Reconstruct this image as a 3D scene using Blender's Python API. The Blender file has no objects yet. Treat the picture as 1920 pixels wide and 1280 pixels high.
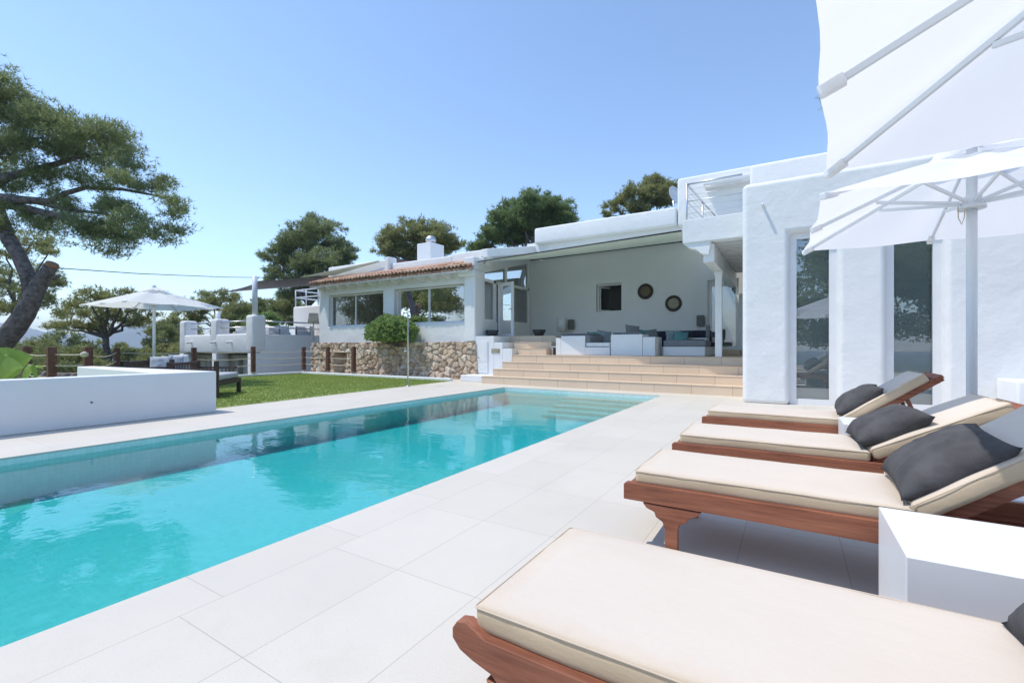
import bpy, bmesh, math, random
import numpy as np
from mathutils import Vector, Matrix, noise
random.seed(7); RNG = np.random.default_rng(11)
S = bpy.context.scene; COL = S.collection
R = math.radians

# ------------------------------------------------------------------ materials
def newmat(name):
    m = bpy.data.materials.new(name); m.use_nodes = True
    nt = m.node_tree; nt.nodes.clear()
    return m, nt
def nd(nt, typ, **kw):
    n = nt.nodes.new(typ)
    for k, v in kw.items():
        if k.startswith('i_'):
            key = k[2:]; key = int(key) if key.isdigit() else key.replace('_', ' ')
            n.inputs[key].default_value = v
        else: setattr(n, k, v)
    return n
def L(nt, a, ao, b, bi): nt.links.new(a.outputs[ao], b.inputs[bi])
def rgb(c): return (c[0], c[1], c[2], 1)
def math_(nt, op, a, b=None, c=None):
    n = nt.nodes.new('ShaderNodeMath'); n.operation = op
    for k, v in enumerate((a, b, c)):
        if v is None: continue
        if isinstance(v, (int, float)): n.inputs[k].default_value = v
        else: nt.links.new(v, n.inputs[k])
    return n.outputs[0]
def mixc(nt, fac, a, b, blend='MIX'):
    n = nt.nodes.new('ShaderNodeMix'); n.data_type = 'RGBA'; n.blend_type = blend
    for key, v in ((0, fac), (6, a), (7, b)):
        if isinstance(v, (int, float)): n.inputs[key].default_value = v
        elif isinstance(v, tuple): n.inputs[key].default_value = rgb(v)
        else: nt.links.new(v, n.inputs[key])
    return n.outputs[2]
def coords(nt, world=False):
    if world: return nt.nodes.new('ShaderNodeNewGeometry').outputs['Position']
    return nt.nodes.new('ShaderNodeTexCoord').outputs['Object']
def noise_(nt, co, scale, detail=4, rough=.55):
    n = nd(nt, 'ShaderNodeTexNoise'); n.inputs['Scale'].default_value = scale
    n.inputs['Detail'].default_value = detail; n.inputs['Roughness'].default_value = rough
    nt.links.new(co, n.inputs['Vector']); return n.outputs['Fac']
def mapped(nt, co, sc):
    n = nd(nt, 'ShaderNodeMapping'); n.inputs['Scale'].default_value = sc
    nt.links.new(co, n.inputs['Vector']); return n.outputs[0]
def ramp(nt, f, lo, hi):
    n = nd(nt, 'ShaderNodeMapRange'); n.inputs[1].default_value = lo; n.inputs[2].default_value = hi
    n.clamp = True; nt.links.new(f, n.inputs[0]); return n.outputs[0]
def bump_(nt, h, strength, dist, prev=None):
    n = nd(nt, 'ShaderNodeBump'); n.inputs['Strength'].default_value = strength; n.inputs['Distance'].default_value = dist
    nt.links.new(h, n.inputs['Height'])
    if prev is not None: nt.links.new(prev, n.inputs['Normal'])
    return n.outputs[0]
def finish(nt, col, rough=.6, normal=None, metal=0, spec=.5, transl=0, tcol=None):
    p = nd(nt, 'ShaderNodeBsdfPrincipled')
    if isinstance(col, tuple): p.inputs['Base Color'].default_value = rgb(col)
    else: nt.links.new(col, p.inputs['Base Color'])
    if isinstance(rough, (int, float)): p.inputs['Roughness'].default_value = rough
    else: nt.links.new(rough, p.inputs['Roughness'])
    p.inputs['Metallic'].default_value = metal; p.inputs['Specular IOR Level'].default_value = spec
    if normal is not None: nt.links.new(normal, p.inputs['Normal'])
    out = nd(nt, 'ShaderNodeOutputMaterial')
    if transl:
        t = nd(nt, 'ShaderNodeBsdfTranslucent')
        c = tcol if tcol is not None else col
        if isinstance(c, tuple): t.inputs['Color'].default_value = rgb(c)
        else: nt.links.new(c, t.inputs['Color'])
        mx = nd(nt, 'ShaderNodeMixShader'); mx.inputs[0].default_value = transl
        L(nt, p, 0, mx, 1); L(nt, t, 0, mx, 2); L(nt, mx, 0, out, 'Surface')
    else: L(nt, p, 0, out, 'Surface')
    return p
def simple(name, c, rough=.55, var=.12, vs=6, bump=0, bs=40, bd=.003, metal=0, spec=.5, transl=0, world=False, c2=None):
    m, nt = newmat(name); co = coords(nt, world)
    c2 = c2 or tuple(x * (1 - var) for x in c)
    col = mixc(nt, ramp(nt, noise_(nt, co, vs, 5), .35, .65), c, c2)
    nr = bump_(nt, noise_(nt, co, bs, 3), bump, bd) if bump else None
    finish(nt, col, rough, nr, metal, spec, transl); return m
def plaster(name, c=(.80, .80, .79), s=1.0):
    m, nt = newmat(name); co = coords(nt, True)
    a = noise_(nt, co, 2.2, 3); b = noise_(nt, co, 14, 5, .6); f = noise_(nt, co, 70, 3)
    col = mixc(nt, ramp(nt, noise_(nt, co, 1.1, 6, .65), .3, .75), c, tuple(x * .93 for x in c))
    streak = noise_(nt, mapped(nt, co, (5, 5, .35)), 1.5, 5, .6)
    col = mixc(nt, math_(nt, 'MULTIPLY', ramp(nt, streak, .58, .8), .10), col, (.55, .52, .47))
    n1 = bump_(nt, a, .35 * s, .07); n2 = bump_(nt, b, .26 * s, .020, n1); n3 = bump_(nt, f, .25 * s, .004, n2)
    finish(nt, col, .85, n3, spec=.25); return m
M = {}
M['plaster'] = plaster('white_plaster')
M['smooth_plaster'] = plaster('smooth_white_plaster', (.78, .79, .80), .22)
M['white_paint'] = simple('white_paint', (.80, .80, .80), .4, .05, 4)
M['white_laminate'] = simple('white_laminate', (.80, .80, .80), .35, .03, 3, .05, 60, .001)
M['white_metal'] = simple('white_metal', (.70, .74, .78), .35, .04, 5)
M['steel'] = simple('brushed_steel', (.62, .63, .65), .28, .1, 30, metal=1)
M['chrome'] = simple('aluminium', (.62, .63, .65), .42, .05, 30, metal=1)
M['canopy'] = simple('parasol_fabric', (.96, .96, .97), .8, .02, 3, .15, 260, .001, transl=.41, spec=.2)
M['sail_grey'] = simple('grey_sail_fabric', (.26, .245, .255), .85, .1, 3, .2, 120, .002, transl=.2, spec=.2)
M['sail_green'] = simple('pale_green_sail_fabric', (.70, .76, .69), .8, .06, 2, .2, 120, .002, transl=.34, spec=.2)
M['charcoal'] = simple('charcoal_fabric', (.098, .095, .098), .9, .35, 9, .5, 22, .012, spec=.2)
M['grey_fabric'] = simple('grey_fabric', (.22, .225, .24), .9, .15, 9, .3, 60, .003, spec=.2)
M['light_grey_fabric'] = simple('light_grey_fabric', (.46, .47, .50), .9, .1, 5, .3, 60, .003, spec=.2)
M['navy_fabric'] = simple('dark_navy_fabric', (.035, .038, .06), .9, .2, 9, .3, 60, .003, spec=.2)
M['teal_fabric'] = simple('teal_fabric', (.13, .30, .30), .9, .2, 9, .3, 60, .003, spec=.2)
M['white_fabric'] = simple('white_fabric', (.74, .74, .74), .9, .06, 5, .3, 60, .003, spec=.2)
M['pattern_fabric'] = simple('patterned_fabric', (.10, .13, .15), .9, vs=55, c2=(.36, .42, .44), spec=.2)
M['rope'] = simple('cream_rope', (.66, .58, .45), .9, .25, 60)
M['post_wood'] = simple('dark_post_wood', (.17, .072, .048), .7, .5, 14, .4, 40, .006)
M['dark_teak'] = simple('weathered_dark_wood', (.085, .052, .042), .7, .4, 20, .3, 40, .004)
M['bowl'] = simple('grey_clay_bowl', (.055, .055, .06), .6, .3, 8)
M['brass'] = simple('carved_brass', (.20, .17, .095), .55, vs=26, c2=(.06, .045, .025), bump=.6, bs=40, bd=.01)
M['dark_frame'] = simple('dark_carved_wood', (.045, .025, .018), .5, .4, 30, .5, 40, .008)
M['ivory'] = simple('ivory_plate', (.42, .40, .30), .55, vs=22, c2=(.22, .19, .12), bump=.5, bs=30, bd=.008)
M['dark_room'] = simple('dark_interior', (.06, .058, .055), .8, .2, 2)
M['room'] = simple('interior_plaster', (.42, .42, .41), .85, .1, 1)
M['floor_wood'] = simple('interior_floor', (.24, .17, .11), .5, .2, 3)
M['lamp_fabric'] = simple('cream_lampshade_fabric', (.86, .80, .68), .9, .05, 5, transl=.4)
M['speaker'] = simple('grey_speaker_mesh', (.16, .16, .165), .7, .2, 60)
M['cable'] = simple('black_cable', (.03, .03, .03), .6, .1, 5)
M['bark'] = simple('pine_bark', (.22, .19, .18), .95, vs=7, c2=(.085, .072, .068), bump=1, bs=16, bd=.05)
M['cut_wood'] = simple('fresh_cut_wood', (.42, .22, .11), .8, .4, 20)
M['blind'] = simple('pale_venetian_slats', (.66, .72, .71), .6, .06, 4)
M['purple_wall'] = simple('brown_roof_wall', (.10, .065, .07), .8, .2, 3)
M['far_hill'] = simple('scrub_hill', (.05, .075, .045), .95, .4, .004, world=True)
M['terrace_wall'] = plaster('pale_grey_plaster', (.80, .80, .80), .22)
M['beige_wall'] = simple('beige_render', (.56, .53, .45), .85, .1, 2, .2, 20, .01, world=True)

def m_deck():
    m, nt = newmat('pale_stone_paving'); co = coords(nt, True)
    sep = nd(nt, 'ShaderNodeSeparateXYZ'); nt.links.new(co, sep.inputs[0])
    x, y = sep.outputs[0], sep.outputs[1]
    u = math_(nt, 'DIVIDE', math_(nt, 'ADD', x, 2.13 + 47.5), .475)
    cop = math_(nt, 'MULTIPLY', math_(nt, 'GREATER_THAN', x, -2.47), math_(nt, 'LESS_THAN', x, -2.13))
    yo = math_(nt, 'ADD', y, math_(nt, 'ADD', 74.5 - .88, math_(nt, 'MULTIPLY', cop, -.17)))
    v = math_(nt, 'DIVIDE', yo, .745)
    def joint(t, w):
        f = math_(nt, 'FRACT', t); d = math_(nt, 'ABSOLUTE', math_(nt, 'SUBTRACT', f, .5))
        return math_(nt, 'GREATER_THAN', d, .5 - w)
    coplim = math_(nt, 'LESS_THAN', x, -2.14)
    ju = math_(nt, 'MULTIPLY', joint(u, .0035), math_(nt, 'SUBTRACT', 1, math_(nt, 'MULTIPLY', cop, coplim)))
    jj = math_(nt, 'MAXIMUM', ju, joint(v, .0022))
    cb = nd(nt, 'ShaderNodeCombineXYZ')
    nt.links.new(math_(nt, 'FLOOR', u), cb.inputs[0]); nt.links.new(math_(nt, 'FLOOR', v), cb.inputs[1]); nt.links.new(cop, cb.inputs[2])
    wn = nd(nt, 'ShaderNodeTexWhiteNoise'); nt.links.new(cb.outputs[0], wn.inputs[0])
    base = mixc(nt, wn.outputs[0], (.655, .605, .525), (.622, .572, .492))
    big = noise_(nt, co, 1.3, 6, .65)
    base = mixc(nt, math_(nt, 'MULTIPLY', ramp(nt, big, .45, .75), .35), base, (.52, .495, .44))
    sp = noise_(nt, co, 160, 2, .7)
    base = mixc(nt, math_(nt, 'MULTIPLY', ramp(nt, sp, .52, .7), .45), base, (.46, .44, .41))
    stain = noise_(nt, co, .8, 8, .72)
    base = mixc(nt, math_(nt, 'MULTIPLY', ramp(nt, stain, .55, .72), .4), base, (.52, .46, .38))
    col = mixc(nt, math_(nt, 'MULTIPLY', jj, .75), base, (.36, .32, .28))
    nr = bump_(nt, math_(nt, 'SUBTRACT', math_(nt, 'MULTIPLY', sp, .25), jj), .35, .003)
    finish(nt, col, .62, nr, spec=.35); return m
M['deck'] = m_deck()

def m_steps():
    m, nt = newmat('beige_step_tiles'); co = coords(nt, True)
    sep = nd(nt, 'ShaderNodeSeparateXYZ'); nt.links.new(co, sep.inputs[0])
    k = math_(nt, 'FLOOR', math_(nt, 'DIVIDE', math_(nt, 'SUBTRACT', sep.outputs[2], .004), .2075))
    u = math_(nt, 'ADD', math_(nt, 'DIVIDE', math_(nt, 'ADD', sep.outputs[0], 20), .86), math_(nt, 'MULTIPLY', k, .47))
    f = math_(nt, 'FRACT', u); j = math_(nt, 'GREATER_THAN', math_(nt, 'ABSOLUTE', math_(nt, 'SUBTRACT', f, .5)), .493)
    cb = nd(nt, 'ShaderNodeCombineXYZ'); nt.links.new(math_(nt, 'FLOOR', u), cb.inputs[0]); nt.links.new(k, cb.inputs[1])
    wn = nd(nt, 'ShaderNodeTexWhiteNoise'); nt.links.new(cb.outputs[0], wn.inputs[0])
    base = mixc(nt, wn.outputs[0], (.74, .59, .44), (.68, .54, .40))
    base = mixc(nt, math_(nt, 'MULTIPLY', ramp(nt, noise_(nt, co, 3, 6, .65), .45, .75), .4), base, (.63, .50, .38))
    sp = noise_(nt, co, 120, 2)
    base = mixc(nt, math_(nt, 'MULTIPLY', ramp(nt, sp, .5, .7), .25), base, (.48, .38, .29))
    col = mixc(nt, math_(nt, 'MULTIPLY', j, .6), base, (.28, .2, .15))
    finish(nt, col, .6, bump_(nt, sp, .2, .003), spec=.35); return m
M['steps'] = m_steps()

def m_wood():
    m, nt = newmat('red_oiled_wood'); co = coords(nt)
    g = noise_(nt, mapped(nt, co, (2.2, 38, 38)), 1.6, 7, .65)
    g2 = noise_(nt, mapped(nt, co, (1.0, 7, 7)), 1.3, 4)
    col = mixc(nt, ramp(nt, g, .35, .65), (.34, .125, .068), (.17, .058, .034))
    col = mixc(nt, math_(nt, 'MULTIPLY', ramp(nt, g2, .45, .7), .55), col, (.40, .175, .105))
    wear = noise_(nt, co, 34, 6, .75)
    col = mixc(nt, math_(nt, 'MULTIPLY', ramp(nt, wear, .66, .76), .35), col, (.5, .32, .24))
    finish(nt, col, .6, bump_(nt, g, .5, .004), spec=.3); return m
M['wood'] = m_wood()

def m_cushion():
    m, nt = newmat('sun_bleached_beige_canvas'); tc = nd(nt, 'ShaderNodeTexCoord'); co = tc.outputs['Object']
    at = nd(nt, 'ShaderNodeAttribute', attribute_name='bleach')
    n1 = noise_(nt, co, 5, 6, .7)
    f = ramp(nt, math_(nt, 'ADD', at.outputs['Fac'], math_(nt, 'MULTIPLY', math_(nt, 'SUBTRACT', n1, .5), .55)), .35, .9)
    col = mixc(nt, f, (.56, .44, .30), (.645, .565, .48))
    col = mixc(nt, math_(nt, 'MULTIPLY', ramp(nt, noise_(nt, co, 2.4, 5, .6), .5, .8), .3), col, (.57, .475, .375))
    spk = noise_(nt, co, 38, 2, .4)
    col = mixc(nt, math_(nt, 'MULTIPLY', ramp(nt, spk, .79, .82), .5), col, (.25, .2, .16))
    w = nd(nt, 'ShaderNodeTexWave', wave_type='BANDS', bands_direction='X'); w.inputs['Scale'].default_value = 130; w.inputs['Distortion'].default_value = 1.5
    nt.links.new(co, w.inputs['Vector'])
    n0 = bump_(nt, noise_(nt, mapped(nt, co, (3.5, 9, 9)), 1.2, 4), .35, .014)
    n2 = bump_(nt, noise_(nt, co, 130, 2), .25, .002, n0)
    finish(nt, col, .88, n2, spec=.2); return m
M['cushion'] = m_cushion()

def m_stone():
    m, nt = newmat('rubble_stone'); co = coords(nt, True)
    at = nd(nt, 'ShaderNodeAttribute', attribute_name='tint'); mo = nd(nt, 'ShaderNodeAttribute', attribute_name='mortar')
    c = nd(nt, 'ShaderNodeValToRGB'); e = c.color_ramp.elements
    e[0].position = 0; e[0].color = (.42, .30, .205, 1); e[1].position = 1; e[1].color = (.80, .72, .61, 1)
    for p, q in ((.25, (.62, .47, .335)), (.5, (.70, .56, .43)), (.7, (.58, .50, .42)), (.85, (.74, .55, .38))):
        el = e.new(p); el.color = rgb(q)
    L(nt, at, 'Fac', c, 0)
    col = mixc(nt, math_(nt, 'MULTIPLY', ramp(nt, noise_(nt, co, 9, 6, .7), .4, .7), .5), c.outputs[0], (.30, .215, .15))
    col = mixc(nt, math_(nt, 'MULTIPLY', mo.outputs['Fac'], .8), col, (.22, .165, .12))
    finish(nt, col, .9, bump_(nt, noise_(nt, co, 30, 6, .7), .7, .02), spec=.2); return m
M['stone'] = m_stone()

def m_tileroof():
    m, nt = newmat('terracotta'); co = coords(nt, True)
    at = nd(nt, 'ShaderNodeAttribute', attribute_name='tint')
    col = mixc(nt, at.outputs['Fac'], (.44, .24, .16), (.60, .43, .32))
    col = mixc(nt, math_(nt, 'MULTIPLY', ramp(nt, noise_(nt, co, 14, 6, .7), .45, .7), .5), col, (.27, .17, .12))
    finish(nt, col, .85, bump_(nt, noise_(nt, co, 40, 4), .4, .006), spec=.2); return m
M['terracotta'] = m_tileroof()

def m_pooltile(name, ca, cb):
    m, nt = newmat(name); co = coords(nt, True)
    s = 1 / .05
    sc = mapped(nt, co, (s, s, s)); sep = nd(nt, 'ShaderNodeSeparateXYZ'); nt.links.new(sc, sep.inputs[0])
    geo = nd(nt, 'ShaderNodeNewGeometry'); sn = nd(nt, 'ShaderNodeSeparateXYZ'); L(nt, geo, 'Normal', sn, 0)
    js = []
    for k in range(3):
        f = math_(nt, 'FRACT', sep.outputs[k])
        j = math_(nt, 'GREATER_THAN', math_(nt, 'ABSOLUTE', math_(nt, 'SUBTRACT', f, .5)), .44)
        js.append(math_(nt, 'MULTIPLY', j, math_(nt, 'LESS_THAN', math_(nt, 'ABSOLUTE', sn.outputs[k]), .5)))
    j = math_(nt, 'MAXIMUM', math_(nt, 'MAXIMUM', js[0], js[1]), js[2])
    fl = nd(nt, 'ShaderNodeVectorMath', operation='FLOOR'); nt.links.new(sc, fl.inputs[0])
    wn = nd(nt, 'ShaderNodeTexWhiteNoise'); nt.links.new(fl.outputs[0], wn.inputs[0])
    col = mixc(nt, wn.outputs[0], ca, cb)
    col = mixc(nt, math_(nt, 'MULTIPLY', ramp(nt, noise_(nt, co, 2.5, 5), .4, .7), .25), col, tuple(min(.9, v * 1.12) for v in ca))
    col = mixc(nt, math_(nt, 'MULTIPLY', j, .45), col, (.62, .66, .62))
    finish(nt, col, .4, None, spec=.4); return m
M['pooltile'] = m_pooltile('pale_floor_mosaic', (.52, .63, .60), (.44, .57, .545)); M['lifted_walltile'] = m_pooltile('shade_lifted_wall_mosaic', (.72, .86, .82), (.62, .78, .74))  # wall mosaic coloured lighter than the floor to lift the shade on it

def fresnel_mix(name, tint, ior, normal_fn=None, minr=0.0, gain=1.0, gcol=(1, 1, 1)):
    m, nt = newmat(name)
    t = nd(nt, 'ShaderNodeBsdfTransparent'); t.inputs[0].default_value = rgb(tint)
    g = nd(nt, 'ShaderNodeBsdfGlossy'); g.inputs['Roughness'].default_value = 0.0; g.inputs['Color'].default_value = rgb(gcol)
    fr = nd(nt, 'ShaderNodeFresnel'); fr.inputs[0].default_value = ior
    if normal_fn:
        n = normal_fn(nt); nt.links.new(n, g.inputs['Normal']); nt.links.new(n, fr.inputs['Normal'])
    f = math_(nt, 'ADD', math_(nt, 'MULTIPLY', fr.outputs[0], gain), minr)
    n2 = nt.nodes[-1]; n2.use_clamp = True
    mx = nd(nt, 'ShaderNodeMixShader'); nt.links.new(f, mx.inputs[0])
    L(nt, t, 0, mx, 1); L(nt, g, 0, mx, 2)
    out = nd(nt, 'ShaderNodeOutputMaterial'); L(nt, mx, 0, out, 'Surface')
    return m, nt, out
M['glass'] = fresnel_mix('window_glass', (.88, .91, .91), 1.5, None, .16, 1.5)[0]
M['coated_glass'] = fresnel_mix('coated_window_glass', (.80, .86, .86), 1.5, None, .20, 1.2, (.92, .96, 1))[0]
def ripples(nt):
    co = coords(nt, True)
    a = noise_(nt, mapped(nt, co, (1.0, 1.6, 1)), 1.9, 3, .5); b = noise_(nt, co, 9, 3, .55)
    return bump_(nt, b, .10, .010, bump_(nt, a, .11, .045))
wm, wnt, wout = fresnel_mix('pool_water', (1, 1, 1), 1.33, ripples)
va = nd(wnt, 'ShaderNodeVolumeAbsorption'); va.inputs['Color'].default_value = (0, .925, .965, 1); va.inputs['Density'].default_value = 1.35
L(wnt, va, 0, wout, 'Volume'); M['water'] = wm

def m_leaf(name, ca, cb, transl=.5, rough=.55):
    m, nt = newmat(name); at = nd(nt, 'ShaderNodeAttribute', attribute_name='tint')
    col = mixc(nt, at.outputs['Fac'], ca, cb)
    finish(nt, col, rough, None, spec=.3, transl=transl, tcol=mixc(nt, .5, col, (.30, .36, .10))); return m
M['pine'] = m_leaf('pine_needles', (.17, .215, .11), (.37, .41, .21))
M['pine_olive'] = m_leaf('olive_pine_needles', (.25, .26, .11), (.48, .46, .21))
M['pine_dark'] = m_leaf('dark_pine_needles', (.13, .205, .095), (.29, .385, .165))
M['scrub'] = m_leaf('scrub_leaves', (.20, .23, .11), (.44, .44, .22))
M['shrub'] = m_leaf('glossy_shrub_leaves', (.17, .28, .09), (.38, .51, .21), .4, .4)
M['banana'] = m_leaf('broad_green_leaf', (.16, .30, .05), (.30, .45, .10), .4, .5)
M['blade'] = m_leaf('turf_blades', (.20, .29, .055), (.40, .46, .15), .45, .6)
M['lawn'] = simple('turf', (.23, .31, .075), .9, vs=3, c2=(.28, .345, .10), bump=.6, bs=90, bd=.02, world=True)
M['ground'] = simple('dry_scrub_ground', (.11, .10, .055), .95, vs=.3, c2=(.06, .08, .03), bump=.6, bs=3, bd=.2, world=True)
M['sea'] = simple('sea_water', (.03, .07, .11), .25, .1, .01, world=True)
M['gravel'] = simple('pale_gravel', (.5, .46, .4), .9, .3, 40, .5, 60, .02, world=True)

# ------------------------------------------------------------------ mesh helpers
def rootloc(p):
    v = Vector((0, 0, 0))
    while p is not None: v += p.location; p = p.parent
    return v
def link(name, me, mat, parent):
    o = bpy.data.objects.new(name, me); COL.objects.link(o)
    if mat is not None: me.materials.append(mat)
    if parent is not None:
        me.transform(Matrix.Translation(-rootloc(parent))); o.parent = parent
    return o
class MB:
    def __init__(s): s.bm = bmesh.new()
    def box(s, x0, x1, y0, y1, z0, z1, bev=0, seg=2):
        r = bmesh.ops.create_cube(s.bm, size=1)
        for v in r['verts']:
            v.co = Vector((x0 + (v.co.x + .5) * (x1 - x0), y0 + (v.co.y + .5) * (y1 - y0), z0 + (v.co.z + .5) * (z1 - z0)))
        if bev:
            es = list({e for v in r['verts'] for e in v.link_edges})
            bmesh.ops.bevel(s.bm, geom=es, offset=bev, segments=seg, profile=.5, affect='EDGES')
        return s
    def obox(s, p0, p1, w, h, up=Vector((0, 0, 1)), bev=0):
        """bar from p0 to p1, w wide, h high"""
        p0, p1 = Vector(p0), Vector(p1); d = (p1 - p0).normalized()
        side = d.cross(Vector(up));
        if side.length < 1e-5: side = Vector((1, 0, 0))
        side.normalize(); u = side.cross(d).normalized()
        vs = []
        for p in (p0, p1):
            for a, b in ((-1, -1), (1, -1), (1, 1), (-1, 1)): vs.append(s.bm.verts.new(p + side * a * w / 2 + u * b * h / 2))
        fs = [s.bm.faces.new([vs[0], vs[1], vs[2], vs[3]][::-1]), s.bm.faces.new(vs[4:8])]
        for k in range(4): fs.append(s.bm.faces.new((vs[k], vs[(k + 1) % 4], vs[4 + (k + 1) % 4], vs[4 + k])))
        if bev: bmesh.ops.bevel(s.bm, geom=list({e for f in fs for e in f.edges}), offset=bev, segments=2, profile=.5, affect='EDGES')
        return s
    def tube(s, pts, radii, n=8, cap=True):
        pts = [Vector(p) for p in pts]
        if isinstance(radii, (int, float)): radii = [radii] * len(pts)
        rings = []; ref = None
        for k, p in enumerate(pts):
            d = (pts[min(k + 1, len(pts) - 1)] - pts[max(k - 1, 0)]).normalized()
            if ref is None: ref = Vector((1, 0, 0)) if abs(d.x) < .8 else Vector((0, 1, 0))
            a = d.cross(ref).normalized(); b = d.cross(a).normalized(); ref = -b if False else a.cross(d).normalized()
            rings.append([s.bm.verts.new(p + (a * math.cos(t) + b * math.sin(t)) * radii[k]) for t in [2 * math.pi * q / n for q in range(n)]])
        for r0, r1 in zip(rings, rings[1:]):
            for q in range(n): s.bm.faces.new((r0[q], r0[(q + 1) % n], r1[(q + 1) % n], r1[q]))
        if cap: s.bm.faces.new(rings[0]); s.bm.faces.new(rings[-1][::-1])
        return s
    def lathe(s, c, prof, n=24):
        rings = [[s.bm.verts.new((c[0] + r * math.cos(2 * math.pi * q / n), c[1] + r * math.sin(2 * math.pi * q / n), c[2] + z)) for q in range(n)] for r, z in prof]
        for r0, r1 in zip(rings, rings[1:]):
            for q in range(n): s.bm.faces.new((r0[q], r0[(q + 1) % n], r1[(q + 1) % n], r1[q]))
        s.bm.faces.new(rings[0][::-1]); s.bm.faces.new(rings[-1]); return s
    def prism(s, poly, fn, a, b):
        """poly 2d points, fn(u,v,w) -> 3d, extruded w from a to b"""
        v0 = [s.bm.verts.new(fn(u, v, a)) for u, v in poly]; v1 = [s.bm.verts.new(fn(u, v, b)) for u, v in poly]
        n = len(poly)
        s.bm.faces.new(v0); s.bm.faces.new(v1[::-1])
        for k in range(n): s.bm.faces.new((v0[k], v1[k], v1[(k + 1) % n], v0[(k + 1) % n]))
        return s
    def panel(s, o, ud, nd_, Lu, H, t, holes=()):
        """wall with openings: front face at o, u along ud, v up, thickness along nd_"""
        o, ud, nn, up = Vector(o), Vector(ud), Vector(nd_), Vector((0, 0, 1))
        us = sorted({0, Lu} | {h[0] for h in holes} | {h[1] for h in holes}); vs = sorted({0, H} | {h[2] for h in holes} | {h[3] for h in holes})
        us = [u for u in us if 0 <= u <= Lu]; vs = [v for v in vs if 0 <= v <= H]
        def solid(i, j):
            if i < 0 or j < 0 or i >= len(us) - 1 or j >= len(vs) - 1: return False
            u, v = (us[i] + us[i + 1]) / 2, (vs[j] + vs[j + 1]) / 2
            return not any(h[0] < u < h[1] and h[2] < v < h[3] for h in holes)
        cache = {}
        def V(i, j, k):
            if (i, j, k) not in cache: cache[(i, j, k)] = s.bm.verts.new(o + ud * us[i] + up * vs[j] + nn * (t * k))
            return cache[(i, j, k)]
        for i in range(len(us) - 1):
            for j in range(len(vs) - 1):
                if not solid(i, j): continue
                s.bm.faces.new((V(i, j, 0), V(i + 1, j, 0), V(i + 1, j + 1, 0), V(i, j + 1, 0)))
                s.bm.faces.new((V(i, j, 1), V(i, j + 1, 1), V(i + 1, j + 1, 1), V(i + 1, j, 1)))
                for di, dj, e in ((-1, 0, ((i, j), (i, j + 1))), (1, 0, ((i + 1, j), (i + 1, j + 1))), (0, -1, ((i, j), (i + 1, j))), (0, 1, ((i, j + 1), (i + 1, j + 1)))):
                    if not solid(i + di, j + dj):
                        (a, b), (c, d) = e
                        s.bm.faces.new((V(a, b, 0), V(c, d, 0), V(c, d, 1), V(a, b, 1)))
        return s
    def build(s, name, mat, parent=None, smooth=False, bevel=0, seg=3, auto=None):
        bmesh.ops.recalc_face_normals(s.bm, faces=s.bm.faces[:])
        me = bpy.data.meshes.new(name); s.bm.to_mesh(me); s.bm.free()
        o = link(name, me, mat, parent)
        if smooth: me.polygons.foreach_set('use_smooth', [True] * len(me.polygons))
        if bevel:
            b = o.modifiers.new('bevel', 'BEVEL'); b.width = bevel; b.segments = seg; b.limit_method = 'ANGLE'; b.angle_limit = R(35)
            me.polygons.foreach_set('use_smooth', [True] * len(me.polygons))
            b.harden_normals = True
        return o
def npmesh(name, verts, faces, mat, parent=None, tint=None, smooth=False, extra=None):
    me = bpy.data.meshes.new(name); nv = len(verts); nf, k = faces.shape
    me.vertices.add(nv); me.vertices.foreach_set('co', np.asarray(verts, 'f').ravel())
    me.loops.add(nf * k); me.loops.foreach_set('vertex_index', faces.astype('i').ravel())
    me.polygons.add(nf); me.polygons.foreach_set('loop_start', np.arange(0, nf * k, k, dtype='i'))
    try: me.polygons.foreach_set('loop_total', np.full(nf, k, 'i'))
    except Exception: pass
    me.update(calc_edges=True)
    if tint is not None:
        a = me.attributes.new('tint', 'FLOAT', 'POINT'); a.data.foreach_set('value', np.asarray(tint, 'f'))
    for kx, vx in (extra or {}).items():
        a = me.attributes.new(kx, 'FLOAT', 'POINT'); a.data.foreach_set('value', np.asarray(vx, 'f'))
    if smooth: me.polygons.foreach_set('use_smooth', [True] * nf)
    me.validate()
    return link(name, me, mat, parent)
def tag(o, label, cat, group=None, kind=None):
    if label: o['label'] = label
    if cat: o['category'] = cat
    if group: o['group'] = group
    if kind: o['kind'] = kind
    return o
def thing(name, loc, label, cat, group=None):
    o = bpy.data.objects.new(name, None); COL.objects.link(o); o.location = loc; o.empty_display_size = .2
    return tag(o, label, cat, group)
def struct(o): o['kind'] = 'structure'; return o
def dup(root, loc, rz=None, label=None):
    r = root.copy(); COL.objects.link(r); r.location = loc
    if rz is not None: r.rotation_euler = (0, 0, rz)
    if label: r['label'] = label
    for ch in list(root.children):
        c = ch.copy(); COL.objects.link(c); c.parent = r
        for g in list(ch.children):
            d = g.copy(); COL.objects.link(d); d.parent = c
    return r
# viewing geometry measured from the photograph: a point at pixel (px,py) of the photo, d metres along the view axis
TH = math.atan2(520, 853); SN, CS = math.sin(TH), math.cos(TH); EYE = 1.1
def at(px, py, d):
    a = (px - 960) / 853; b = (650 - py) / 853
    return Vector(((-SN + a * CS) * d, (CS + a * SN) * d, EYE + b * d))
def fXZ(y): return lambda u, v, w: (u, w, v)
FX = lambda u, v, w: (u, w, v)      # poly in x-z, extruded along y
FY = lambda u, v, w: (w, u, v)      # poly in y-z, extruded along x
FZ = lambda u, v, w: (u, v, w)      # poly in x-y, extruded along z

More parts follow.
